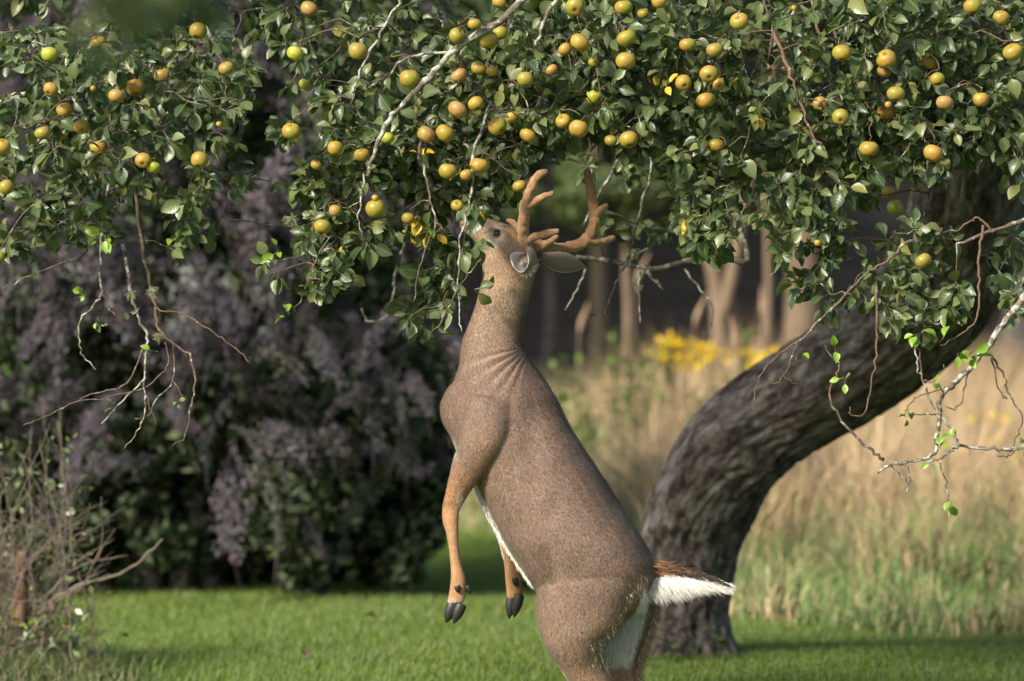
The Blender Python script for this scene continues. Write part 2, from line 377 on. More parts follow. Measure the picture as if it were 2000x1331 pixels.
def wood_tree(px, d, width, label, fork=False, ci=0, sc=1.0, bark='pale_trunk', rz=0, lift=0.0):
    x = (px - 1000) / F * d; z = float(ground(x, d))
    t = thing('background_tree', (x, d, z), label, 'tree', 'trees standing behind the meadow')
    r = width / 2
    if fork:
        part('trunk', t, *(lambda a: (a[0], [a[1], a[2]]))(tube(crom([(x, d, z - .1), (x + .02, d, z + .6), (x - .02, d, z + 1.35), (x - .14, d, z + 2.1), (x - .3, d + .2, z + 3.6)], 4), np.interp(np.arange(17), [0, 3, 16], [r * 1.4, r, r * .55]), 10)), M[bark])
        part('limb', t, *(lambda a: (a[0], [a[1], a[2]]))(tube(crom([(x, d, z + 1.1), (x + .12, d - .02, z + 1.6), (x + .22, d, z + 2.2), (x + .5, d, z + 3.6)], 4), np.interp(np.arange(13), [0, 12], [r * .8, r * .5]), 10)), M[bark])
    else:
        part('trunk', t, *(lambda a: (a[0], [a[1], a[2]]))(tube(crom([(x, d, z - .1), (x, d, z + .35), (x + .04, d, z + 1.5), (x - .05, d, z + 4.5 * sc)], 4), np.interp(np.arange(13), [0, 3, 12], [r * 1.7, r, r * .6]), 10)), M[bark])
    o = link('crown', crown_meshes[ci], t, (0, 0, lift)); o.scale = (sc,) * 3; o.rotation_euler.z = rz
    return t
wood_tree(1405, 37, 0.17, 'slim pale tree forking in a Y in front of the dark shed', True, 0, 1.0, lift=1.6)
wood_tree(1560, 39, 0.42, 'thick tan tree trunk just left above the bend of the apple trunk', False, 1, 1.0, rz=1, lift=1.4)
wood_tree(1163, 41, 0.22, 'blurred brown trunk standing right behind the deer neck', False, 0, .9, 'dry_stem', 2, 1.8)
wood_tree(1070, 44, 0.18, 'thin dark trunk low behind the right ear of the deer', False, 1, .9, 'trunk', rz=4, lift=1.4)
wood_tree(1985, 40, 0.4, 'leafy tree at the far right edge behind the meadow', False, 1, 1.1, 'trunk', 5, lift=.8)
def lime_tree(px, py, d, w, n, label):
    p = P(px, py, d); gzz = float(ground(p[0], d)); t = thing('young_tree', (p[0], d, gzz), label, 'tree')
    cs_ = [p + rng.normal(size=3) * [w, w * .6, w * .55] for _ in range(12)]; V, Q, luv = leaf_cloud(n, cs_, [w * .6] * 12, 0.06); luv[:, 2] = .55 + .44 * luv[:, 2]
    part('crown', t, V, Q, M['wood_leaf'], luv=luv, smooth_=False)
    V, Q, T = tube(crom([(p[0], d, gzz - .05), (p[0] + .05, d, (gzz + p[2]) / 2), p], 4), np.linspace(.05, .02, 9), 7); part('trunk', t, V, [Q, T], M['pale_trunk'])
lime_tree(1215, 390, 35, .34, 2600, 'yellow green sunlit young tree seen between the antlers and the leaves')
lime_tree(1490, 250, 37, .30, 1600, 'yellow green young tree glimpsed through the gap in the right leaves')
for i, (px, d, sc) in enumerate([(-300, 42, 1.1), (300, 40, 1.1), (800, 46, 1.2)]):
    wood_tree(px, d, 0.3, ['leafy tree hidden behind the left end of the purple shrub', 'leafy tree behind the top of the purple shrub', 'leafy tree in the gap right of the purple shrub top'][i], False, i % 2, sc, 'trunk', i * 1.7)
cs = []; rs = []
for i in range(150):
    a = rng.uniform(-46, 46); cs.append((a, 62 + rng.uniform(-3, 6), rng.uniform(0.5, 13))); rs.append(rng.uniform(1.2, 2.6))
V, Q, luv = leaf_cloud(60000, cs, rs, 0.28)
o = link('far_woods', mesh_np('far_woods', V, Q, M['wood_leaf'], luv=luv, smooth_=False)); o['kind'] = 'stuff'
tag(o, 'dim green woods far behind everything, glimpsed through the apple leaves', 'woods')

# rock, flowers, plumes
def rock():
    p = P(1338, 850, 27.5); p[2] = ground(p[0], p[1])
    bm_v = []; nu, nv = 18, 10
    for j in range(nv + 1):
        for i in range(nu):
            a = i / nu * 6.283; b = (j / nv - .5) * math.pi
            v = np.array([math.cos(a) * math.cos(b), math.sin(a) * math.cos(b), math.sin(b)]); v = v * (1 + .28 * nz(v, 1.4, 2))
            bm_v.append(p + v * [0.15, 0.15, 0.20] + [0, 0, .40])
    Q = [[j * nu + i, j * nu + (i + 1) % nu, (j + 1) * nu + (i + 1) % nu, (j + 1) * nu + i] for j in range(nv) for i in range(nu)]
    V = np.array(bm_v); o = link('boulder', mesh_np('boulder', V - p, np.array(Q), M['rock']), None, p)
    tag(o, 'pale pinkish boulder in the grass left of the bent apple trunk', 'boulder')
rock()
def flower(px, py, d, w, nst, label, seed):
    r = np.random.default_rng(seed); top = P(px, py, d); gzz = float(ground(top[0], d))
    t = thing('yellow_flower_plant', (top[0], d, gzz), label, 'flowers', 'yellow flowers in the meadow')
    st = Bag(); hd = Bag()
    for i in range(nst):
        a = np.array([top[0] + r.normal() * .06, d + r.normal() * .06, gzz])
        b = np.array([top[0] + r.uniform(-w, w), d + r.uniform(-w, w), top[2] + r.uniform(-.10, .07)])
        st.add(*tube([a, (a + b) / 2 + r.normal(size=3) * .02, b], [.006, .005, .003], 4))
        for k in range(16):
            c = b + r.normal(size=3) * [.05, .05, .025]
            u = unit(r.normal(size=3)); v = unit(np.cross(u, r.normal(size=3))); s = .022
            hd.add(np.array([c - u * s, c + v * s, c + u * s, c - v * s]), np.array([[0, 1, 2, 3]]))
    part('stem', t, *st.arrays(), M['dark_green'])
    part('flower_head', t, *hd.arrays(), M['petal'], smooth_=False)['kind'] = 'stuff'
flower(1328, 685, 30, .10, 11, 'widest clump of yellow flowers, left of the forked pale trunk', 1)
flower(1385, 695, 30.5, .03, 4, 'narrow yellow flower clump against the forked pale trunk', 2)
flower(1482, 708, 31, .08, 6, 'low yellow flower clump between forked trunk and apple trunk', 3)
flower(1965, 925, 28, .09, 6, 'yellow flower clump below the lichened twigs at the right edge', 4)
flower(1930, 835, 29, .1, 4, 'faint yellow flower clump behind the lichened twigs at right', 5)
for i, (px, py, d, lab) in enumerate([(1240, 560, 31, 'tan grass plume left of the yellow flowers, bent right'), (1355, 640, 30, 'tan grass plume above the widest yellow flower clump'),
        (1490, 625, 31, 'tan grass plume right of the forked pale trunk'), (1440, 690, 28, 'pale grass plume at the foot of the forked trunk'), (1130, 655, 31, 'pale grass plume close behind the deer neck')]):
    tp = P(px, py, d); gzz = float(ground(tp[0], d))
    t = thing('plume_grass', (tp[0] - .05, d, gzz), lab, 'grass stalk', 'tall plume grasses in the meadow')
    a = np.array([tp[0] - .05, d, gzz]); l = random.uniform(-.03, .12)
    V, Q, T = tube([a, (a + tp) / 2 + [l * .2, 0, 0], tp], [.004, .0035, .003], 4); part('stalk', t, V, [Q, T], M['plume'])
    V, Q, T = tube(crom([tp, tp + [l * .6, 0, .12], tp + [l * 1.6, 0, .25]], 4), np.interp(np.arange(9), [0, 3, 8], [.006, .024, .004]), 6); part('plume', t, V, [Q, T], M['plume'])
# fresh green weeds beside the flowers
def weed(px, py, d, label, hgt, nl, seed):
    r = np.random.default_rng(seed); tp = P(px, py, d); gzz = float(ground(tp[0], d))
    t = thing('leafy_weed', (tp[0], d, gzz), label, 'weed', 'leafy green weeds in the meadow'); st = Bag(); lf = Bag()
    for s in range(5):
        a = np.array([tp[0] + r.normal() * .06, d + r.normal() * .05, gzz]); b = np.array([tp[0] + r.normal() * .08, d + r.normal() * .08, tp[2] + r.normal() * .08])
        st.add(*tube([a, b], [.006, .003], 4))
        for k in range(nl):
            c = a + (b - a) * r.uniform(.15, 1); u = unit(r.normal(size=3) * [1, 1, .5]); v = unit(np.cross(u, [0, 0.3, 1])); L_ = .11
            lf.add(np.array([c, c + u * L_ * .5 + v * .02, c + u * L_ - [0, 0, .02], c + u * L_ * .5 - v * .02]), np.array([[0, 1, 2, 3]]), luv=np.array([[0, .5, 1.2]] * 4))
    part('stem', t, *st.arrays(), M['dark_green']); part('leaf', t, *lf.arrays(), M['leaf'], smooth_=False, luv=lf.luv())['kind'] = 'stuff'
weed(1265, 660, 30, 'bright green weed left of the widest yellow flowers', 1, 22, 1)
weed(1200, 650, 31, 'bright green weed between deer neck and yellow flowers', 1, 16, 2)
for i, (wx, wy, wd, wl) in enumerate([(1085, 720, 30, 'pale green weed right behind the base of the deer neck'), (1150, 690, 30.5, 'green weed between the deer back and the left weeds'), (1120, 800, 28.5, 'green weed beside the middle of the deer back'),
        (1230, 730, 29, 'broad green weed left of and below the widest yellow flowers'), (1290, 700, 30.2, 'green weed touching the left side of the widest yellow flowers'), (1410, 745, 29, 'green weed at the foot of the forked pale trunk'), (1440, 660, 31.5, 'dark green weed between the forked trunk and the low yellow flowers')]):
    weed(wx, wy, wd, wl, 1, 26, 20 + i)
weed(1350, 760, 29.5, 'green weed under the widest yellow flower clump', 1, 14, 3)

# ------------------------------------------------------------------ purple weeping shrub on the left
sc_d = 23.4
sb = P(330, 1150, sc_d); sb[2] = ground(sb[0], sc_d)
shrub = thing('weeping_shrub', sb, 'wide dark shrub with drooping purple grey sprays on the left', 'shrub')
def spray_mesh(seed):
    r = np.random.default_rng(seed); bag = Bag(); L_ = 1.0
    for s in range(9):
        t0 = s / 9 * .75; side = (-1) ** s
        st = np.array([t0 * L_, 0, -0.55 * t0 ** 2]); ln = r.uniform(.22, .42) * (1.2 - t0)
        for k in range(46):
            q = r.random(); p = st + np.array([ln * q * .8, side * ln * q * .55 * (.3 + .7 * r.random()), -0.5 * ln * q * q]) + r.normal(size=3) * [.02, .025, .02]
            u = unit(np.array([1, side * r.uniform(-.2, 1), -.4]) + r.normal(size=3) * .5); v = unit(np.cross(u, [0, 0, 1]) + r.normal(size=3) * .4); a = r.uniform(.018, .034)
            bag.add(np.array([p - u * a, p + v * a * .6, p + u * a, p - v * a * .6]), np.array([[0, 1, 2, 3]]), luv=np.array([[0, .5, r.random() * .99]] * 4))
    V, Q, T = tube(np.array([[t, 0, -.55 * t * t] for t in np.linspace(0, 1, 7)]), np.linspace(.010, .003, 7), 4)
    bag.add(V, Q, T, luv=np.array([[0, .5, .05]] * len(V)))
    return mesh_np('spray', *bag.arrays(), M['purple'], luv=bag.luv(), smooth_=False)
sprays = [spray_mesh(i) for i in range(5)]
k = 0
for i in range(1500):
    px = rng.uniform(-230, 880); py = rng.uniform(-80, 1060)
    # outline of the shrub's drooping dome
    edge_r = 905 - 40 * math.sin(py / 130.) if py < 850 else 885 - (py - 850) * .45
    if px > edge_r: continue
    dens = 1.0 if py < 720 else max(.10, 1 - (py - 720) / 260)
    if py < 720 and px > 640: dens *= .6
    if rng.random() > dens: continue
    rel = (px - 330) / 600; dep = sc_d - 1.15 * math.sqrt(max(0.02, 1 - min(1, rel * rel))) * (0.55 + .45 * min(1, (py + 100) / 700)) + rng.uniform(0, .7)
    p = P(px, py, dep)
    o = link('spray', sprays[k % 5], shrub, p - sb)
    az = math.atan2(-0.9, rel * 1.5) + rng.normal() * .55
    if rng.random() < .35: az = rng.choice([0.0, math.pi]) + rng.normal() * .6
    o.rotation_euler = (rng.normal() * .35, rng.uniform(-.25, .9), az); s = rng.uniform(.34, .78); o.scale = (s, s, s)
    k += 1
    if k >= 285: break
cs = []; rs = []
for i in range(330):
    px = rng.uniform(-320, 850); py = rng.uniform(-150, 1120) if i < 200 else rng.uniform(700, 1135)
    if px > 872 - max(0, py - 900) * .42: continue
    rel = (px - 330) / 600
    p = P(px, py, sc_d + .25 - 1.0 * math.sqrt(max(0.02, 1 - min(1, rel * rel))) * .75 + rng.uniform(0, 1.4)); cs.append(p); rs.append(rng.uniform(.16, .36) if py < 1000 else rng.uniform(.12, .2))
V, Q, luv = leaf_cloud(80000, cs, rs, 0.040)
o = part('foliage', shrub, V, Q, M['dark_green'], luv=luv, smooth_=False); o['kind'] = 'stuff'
for i in range(7):
    a = sb + np.array([rng.normal() * .25, rng.normal() * .2 + .3, -.05]); b = P(rng.uniform(0, 700), rng.uniform(200, 600), sc_d + rng.uniform(-.3, .6))
    V, Q, T = tube(crom([a, a * .6 + b * .4 + [0, 0, .35], b], 4), np.linspace(.06, .02, 9), 6); part('stem', shrub, V, [Q, T], M['trunk'])

# ------------------------------------------------------------------ dry bush at lower left
bb = P(30, 1300, 18.4); bb[2] = ground(bb[0], 18.4)
dry = thing('dry_bush', bb, 'straggly tan bush of bare stems at the lower left', 'bush')
def add_tube(name, root, pts, r0, r1, m, sides=6, k=5, jit=0.0):
    pp = crom(pts, k)
    if jit: pp[1:-1] += rng.normal(size=(len(pp) - 2, 3)) * jit
    V, Q, T = tube(pp, np.linspace(r0, r1, len(pp)), sides); return part(name, root, V, [Q, T], M[m])
for i in range(88):
    a = bb + np.array([rng.normal() * .16 - .05, rng.normal() * .15, -.02])
    tx = rng.uniform(-140, 235); ty = 760 + rng.random() ** .8 * 420
    if tx > 120: ty = rng.uniform(950, 1240)
    b = P(tx, ty, 18.4 + rng.normal() * .25); mid = (a * .45 + b * .55) + np.array([rng.normal() * .07, rng.normal() * .06, rng.uniform(-.02, .1)])
    add_tube('stem', dry, [a, mid, b], rng.uniform(.0035, .007), .0016, 'dry_stem', 5, 5, .010)
    for q in range(2):
        e = mid + rng.normal(size=3) * [.16, .1, .13] + [0, 0, .08]
        add_tube('twig', dry, [mid, (mid + e) / 2 + rng.normal(size=3) * .02, e], .003, .0012, 'dry_stem', 4, 3, .006)
add_tube('twig', dry, [P(60, 1210, 18.3), P(150, 1145, 18.2), P(225, 1125, 18.2), P(275, 1095, 18.2), P(318, 1053, 18.2)], .009, .004, 'dry_stem', 6, 5, .004)
add_tube('twig', dry, [P(60, 1190, 18.3), P(160, 1105, 18.3), P(250, 1085, 18.3)], .007, .002, 'dry_stem', 6, 5, .006)
add_tube('stump', dry, [P(38, 1225, 18.25), P(41, 1150, 18.25), P(45, 1075, 18.25)], .036, .027, 'stump', 10, 5, .002)
bag = Bag()
for i in range(520):
    if i < 300: c = P(rng.uniform(-40, 180), rng.uniform(850, 1260), 18.4 + rng.normal() * .2)
    else: c = P(rng.uniform(-40, 170), rng.uniform(1190, 1330), 18.2 + rng.normal() * .2)
    u = unit(rng.normal(size=3)); v = unit(np.cross(u, rng.normal(size=3))); a = rng.uniform(.010, .024)
    bag.add(np.array([c - u * a, c + v * a * .55, c + u * a, c - v * a * .55]), np.array([[0, 1, 2, 3]]), luv=np.array([[0, .5, 1.3 if rng.random() < .18 else rng.random() * .95]] * 4))
part('foliage', dry, *bag.arrays(), M['leaf'], luv=bag.luv(), smooth_=False)['kind'] = 'stuff'
n = 5000
px_ = rng.normal(size=n) * 95 + 60; dd = 18.1 + rng.normal(size=n) * .35; xx = (px_ - 1000) / F * dd
hh = 0.05 + .12 * rng.random(n); V, T = blades(np.stack([xx, dd, ground(xx, dd)], 1), hh, hh * (.4 + rng.random(n)), np.full(n, .003), rng.random(n) * 6.28)
cc = np.where(rng.random((n, 1)) < .3, np.array([.22, .17, .10]), np.array([.11, .16, .04])) * (0.6 + .7 * rng.random((n, 1)))
o = link('dry_grass_tuft', mesh_np('dry_grass_tuft', V, T, M['blade'], col=np.repeat(cc, 5, 0))); o['kind'] = 'stuff'; tag(o, 'dry grass and litter around the foot of the dry bush', 'grass')

# ------------------------------------------------------------------ apple tree: trunk
tb = P(1338, 1285, 19.0); tb[2] = ground(tb[0], 19.0)
tree = thing('apple_tree', tb, 'old apple tree with dark bent trunk and leafy fruiting branches', 'tree')
trunk_pts = [(1335, 1335, 19.0, 215), (1338, 1290, 19.0, 178), (1340, 1200, 19.0, 165), (1346, 1100, 18.95, 183), (1366, 1000, 18.85, 205), (1418, 900, 18.7, 206), (1500, 822, 18.55, 208),
             (1612, 752, 18.4, 206), (1728, 675, 18.2, 214), (1818, 585, 18.0, 222), (1872, 480, 17.8, 226), (1900, 350, 17.6, 225), (1905, 200, 17.4, 215), (1890, 40, 17.2, 200), (1860, -160, 17.0, 185)]
tp = np.array([[*P(a, b, c), w / 2 / F * c] for a, b, c, w in trunk_pts]); tpp = crom(tp, 14)
sides = 120; V, Q, T = tube(tpp[:, :3], tpp[:, 3], sides)
cen = np.vstack([np.repeat(tpp[:, :3], sides, 0), tpp[[0, -1], :3]])
BL = []
for i in range(len(V) - 2):
    nrm = V[i] - cen[i]; nl = np.linalg.norm(nrm); nrm /= nl; ring = i // sides; a = i % sides / sides * 6.283
    s = ring * 0.026
    q = (math.cos(a) * nl * 2.2, math.sin(a) * nl * 2.2, s)
    lump = nz((q[0] * .7, q[1] * .7, s * .8), 2.3, 5) * .030
    ridge = 1 - abs(nz((q[0] * 1.7, q[1] * 1.7, s * .42), 9.0, 1) + .3 * nz(q, 14, 6)) * 2.2; BL.append((math.cos(a) * nl * 1.3, math.sin(a) * nl * 1.3, s * .55))
    fine = nz((q[0], q[1], s), 26.0, 3) * .006
    flare = 0
    for kx, ky, kr, kh in ((1480, 905, .07, .035), (1330, 1010, .06, .03), (1400, 1120, .07, .03), (1660, 700, .06, .03)):
        kd = np.linalg.norm(V[i][[0, 2]] - P(kx, ky, 18.6)[[0, 2]]); flare += (kh * math.exp(-(kd / kr) ** 2) - .045 * math.exp(-(kd / (kr * .45)) ** 2)) * (nrm[1] < 0)
    flare += .06 * math.exp(-max(0, V[i][2] - tb[2]) / .10) * (.5 + .6 * math.sin(a * 3 + 1))
    V[i] += nrm * (lump + (max(-.6, ridge) - .4) * .020 + fine + flare)
part('trunk', tree, V, [Q, T], M['bark'], luv=np.array(BL + [(0, 0, 0)] * 2))

# ------------------------------------------------------------------ apple tree: limbs and traced branches
skel = []            # skeleton nodes
def limb(name, pts, r0, r1, m, sides=8, k=6, jit=0.0):
    w = [P(*p) if len(p) == 3 else P(p[0], p[1], 15.0) for p in pts]
    pp = crom(w, k)
    if jit: pp[1:-1] += rng.normal(size=(len(pp) - 2, 3)) * jit
    skel.extend(pp.tolist())
    rr = np.linspace(r0, r1, len(pp)) * (1 + .10 * rng.normal(size=len(pp)))
    V, Q, T = tube(pp, rr, sides); part(name, tree, V, [Q, T], M[m])
    return pp
limb('limb', [(1885, 60, 17.2), (1700, -120, 16.6), (1350, -210, 15.9), (950, -230, 15.5), (500, -210, 15.4), (100, -160, 15.3), (-250, -60, 15.3)], .085, .03, 'trunk', 12)
limb('limb', [(1900, 200, 17.4), (2050, 20, 16.4), (2150, -150, 15.6), (2100, -230, 15.0)], .075, .04, 'trunk', 12)
limb('limb', [(1350, -210, 15.9), (1250, -240, 15.2), (1150, -200, 14.9)], .05, .025, 'trunk', 10)
limb('limb', [(950, -230, 15.5), (700, -260, 16.5), (450, -200, 17.2)], .04, .02, 'trunk', 10)
limb('limb', [(1700, -120, 16.6), (1500, -200, 17.3), (1200, -180, 17.8)], .045, .02, 'trunk', 10)
limb('limb', [(2150, -150, 15.6), (2180, 120, 15.2), (2150, 350, 15.0), (2080, 480, 14.9)], .04, .02, 'branch', 10)
# heavier branches with lichen
def br(pts, r0, r1, m='branch', d=15.0, up=None, name='branch', jit=.003):
    pts = [(p[0], p[1], p[2] if len(p) > 2 else d) for p in pts]
    if up is not None: pts = [(up[0], up[1], d + .15)] + pts
    return limb(name, pts, r0, r1, m, 6, 5, jit)
br([(1000, 20), (890, 95), (840, 150), (800, 190), (760, 235), (730, 300), (718, 345)], .014, .007, d=14.65, up=(1100, -140))
br([(790, -30), (775, 15), (735, 75), (710, 130), (690, 180)], .008, .004, d=14.75, up=(830, -150))
br([(890, 100), (800, 112), (755, 150), (720, 172)], .006, .004, d=14.7)
br([(1100, -40), (1085, 0), (1055, 60), (1045, 110), (1037, 150)], .010, .005, d=14.7, up=(1130, -170))
br([(1490, -10), (1510, 45), (1500, 120)], .007, .004, 'twig', up=(1480, -190))
br([(1590, 30), (1610, 100), (1600, 130)], .006, .004, 'red_twig', up=(1570, -150))
br([(1545, 150), (1560, 190), (1585, 262), (1605, 285)], .007, .004, 'red_twig', d=14.7, up=(1510, 60))
br([(1830, 0), (1880, 70), (1920, 130), (1995, 205)], .018, .010, d=15.5, up=(1800, -140))
br([(2060, 415), (2000, 432), (1940, 450), (1868, 476)], .010, .005, 'twig', d=14.8)
br([(1940, 455), (1915, 428), (1895, 432), (1868, 452)], .005, .003, 'red_twig', d=14.8)
# lichened drooping branch at right
br([(2080, 480), (2000, 580), (1959, 634), (1929, 678), (1891, 719), (1858, 756), (1837, 776), (1836, 810), (1831, 851), (1822, 891), (1776, 902), (1736, 908), (1714, 925)], .015, .004, d=14.6)
br([(1611, 675), (1621, 695), (1639, 709), (1633, 736), (1621, 763), (1628, 797), (1655, 837), (1695, 874), (1727, 898)][::-1], .006, .0028, 'twig', d=14.6, name='twig')
br([(1785, 668), (1793, 719), (1803, 749), (1820, 787), (1844, 820), (1863, 844), (1874, 869), (1932, 878), (1979, 876), (2030, 866)][::-1], .008, .003, 'branch', d=14.6, name='twig')
br([(1874, 869), (1850, 887), (1831, 898), (1805, 904)], .005, .004, d=14.6, name='twig')
br([(1831, 898), (1847, 939), (1852, 983), (1856, 1010)], .004, .002, d=14.6, name='twig')
br([(1932, 688), (1959, 736), (1973, 776), (1996, 814), (1986, 858), (1966, 895)], .0045, .002, 'twig', d=14.6, name='twig')
br([(1712, 560), (1712, 648), (1712, 695), (1702, 756), (1688, 810), (1661, 810), (1660, 795)], .005, .0022, 'red_twig', d=14.7, name='twig')
br([(1780, 470), (1730, 510), (1700, 530), (1651, 575), (1583, 647), (1524, 692), (1488, 728), (1475, 770), (1470, 805)], .006, .0018, 'twig', d=14.7, name='twig')
br([(1555, 672), (1545, 700), (1530, 735), (1510, 752), (1502, 738)], .003, .002, 'twig', d=14.7, name='twig')
br([(1530, 735), (1558, 750)], .002, .0015, 'twig', d=14.7, name='twig')
br([(1920, 440), (1912, 500), (1913, 560), (1908, 621), (1881, 651), (1837, 675)], .006, .0025, 'red_twig', d=14.6, name='twig')
br([(1784, 672), (1796, 690), (1801, 740)], .003, .002, 'twig', d=14.6, name='twig')
br([(1803, 745), (1825, 745), (1843, 712)], .003, .0018, 'twig', d=14.6, name='twig')
br([(1858, 757), (1800, 772), (1775, 790), (1768, 815)], .003, .002, 'twig', d=14.6, name='twig')
br([(1828, 810), (1790, 809), (1765, 802)], .0035, .002, 'twig', d=14.6, name='twig')
br([(1888, 722), (1885, 760), (1868, 798), (1848, 795)], .0035, .002, 'twig', d=14.6, name='twig')
br([(1740, 908), (1765, 935), (1772, 940)], .003, .002, d=14.6, name='twig')
br([(1768, 902), (1778, 935), (1770, 962)], .003, .002, d=14.6, name='twig')
br([(1979, 876), (1975, 890), (1948, 891)], .003, .002, 'twig', d=14.6, name='twig')
br([(1932, 688), (1955, 765), (1968, 780)], .003, .002, 'twig', d=14.6, name='twig')
# bare hanging twigs at left
dl = 15.0
br([(205, 420), (196, 495), (198, 570), (182, 595), (159, 624), (155, 657), (159, 690), (188, 723)], .007, .0022, d=dl, up=(230, 250), name='twig')
br([(198, 570), (212, 600), (228, 620)], .004, .002, 'twig', d=dl, name='twig')
br([(258, 578), (273, 624), (287, 661), (285, 698), (281, 748), (285, 801), (269, 843), (244, 876)], .007, .002, d=dl, up=(240, 480), name='twig')
br([(306, 599), (355, 615), (409, 644), (450, 673), (492, 712)], .005, .002, 'red_twig', d=dl, up=(290, 540), name='twig')
br([(262, 360), (289, 533), (304, 586), (308, 636), (339, 673), (372, 698), (380, 760), (372, 810), (360, 855), (337, 871)], .009, .002, 'twig', d=dl, up=(250, 200), name='twig')
br([(285, 673), (248, 748), (198, 764), (149, 783), (87, 814), (45, 832)], .004, .0018, 'twig', d=dl, name='twig')
br([(322, 669), (329, 710), (298, 748), (231, 772), (149, 785)], .004, .002, 'twig', d=dl, name='twig')
br([(339, 673), (337, 743), (306, 781), (285, 818), (264, 818)], .0035, .0018, 'twig', d=dl, name='twig')
br([(337, 743), (350, 760), (358, 780)], .0028, .0016, 'twig', d=dl, name='twig')
br([(285, 739), (240, 781), (198, 828)], .0042, .0016, d=dl, name='twig')
br([(285, 772), (296, 805), (306, 834)], .003, .0016, 'twig', d=dl, name='twig')
br([(170, 470), (157, 504), (62, 537), (5, 565)], .006, .002, 'twig', d=15.3, name='twig')
br([(90, 170), (66, 178), (0, 201), (-60, 215)][::-1], .013, .008, d=15.1)
br([(100, 290), (60, 257), (0, 268)], .004, .003, 'twig', d=14.9, name='twig')
# around the deer's muzzle
br([(925, 300), (923, 357), (911, 414), (900, 466), (897, 528), (897, 614), (903, 651)], .0065, .002, d=14.72, up=(960, 200), name='twig')
br([(820, 300), (828, 326), (840, 394), (851, 431), (831, 488), (817, 546), (808, 590)], .006, .002, 'twig', d=14.7, up=(830, 240), name='twig')
br([(851, 431), (862, 445), (872, 452)], .004, .002, d=14.7, name='twig')
br([(897, 556), (874, 608), (840, 654)], .004, .002, 'twig', d=14.72, name='twig')
br([(940, 507), (915, 535), (898, 556)], .003, .002, 'twig', d=14.78, name='twig')
br([(720, 482), (743, 440), (762, 408), (790, 350), (830, 250)][::-1], .019, .016, 'branch', d=15.4)
br([(771, 540), (771, 563), (754, 617), (720, 627), (706, 603)], .006, .004, d=17.0, up=(800, 430), name='twig')
br([(700, 420), (703, 445), (708, 480)], .004, .002, d=14.8, up=(710, 340), name='twig')
br([(660, 450), (620, 440), (560, 440), (440, 428)], .004, .002, 'red_twig', d=15.2, name='twig')
br([(640, 470), (610, 520), (590, 580), (572, 612)], .004, .0018, 'red_twig', d=14.9, name='twig')
# darker branches behind the antlers
dm = 16.4
br([(1420, 300, 16.6), (1440, 420), (1460, 506), (1408, 502), (1340, 510), (1280, 526), (1256, 522), (1192, 510), (1124, 502)], .013, .009, d=dm)
br([(1270, 180), (1274, 315), (1258, 385), (1240, 450), (1224, 510), (1204, 550), (1180, 610), (1152, 618)], .009, .003, d=15.8, up=(1290, 60))
br([(1248, 530), (1248, 560), (1251, 634)], .007, .003, d=dm, name='twig')
br([(1144, 525), (1128, 566), (1104, 606)], .006, .003, d=dm, name='twig')
br([(1336, 526), (1368, 566), (1392, 598), (1390, 638)], .005, .003, d=dm, name='twig')
br([(1260, 526), (1296, 566)], .009, .005, d=dm, name='twig')
br([(1205, 260), (1212, 300), (1170, 380), (1140, 440)], .008, .004, d=16.0, up=(1190, 180), name='twig')
br([(1360, 300), (1330, 400), (1290, 470), (1230, 500)], .006, .004, d=16.6, up=(1380, 200), name='twig')
br([(1150, 400), (1260, 440), (1400, 460), (1480, 430)], .005, .003, d=16.8, name='twig')
br([(1630, 60), (1640, 160), (1632, 250)], .005, .003, 'twig', d=14.9, name='twig')
br([(1730, 60), (1716, 170), (1760, 260), (1755, 330)], .006, .003, 'twig', d=15, up=(1740, -60), name='twig')
br([(1822, 320), (1815, 380), (1806, 420), (1800, 490)], .004, .002, 'twig', d=15.2, name='twig')
br([(1895, 238), (1880, 255), (1860, 265)], .005, .003, d=14.8, name='twig')
br([(1895, 238), (1905, 255), (1902, 280)], .005, .003, d=14.8, name='twig')

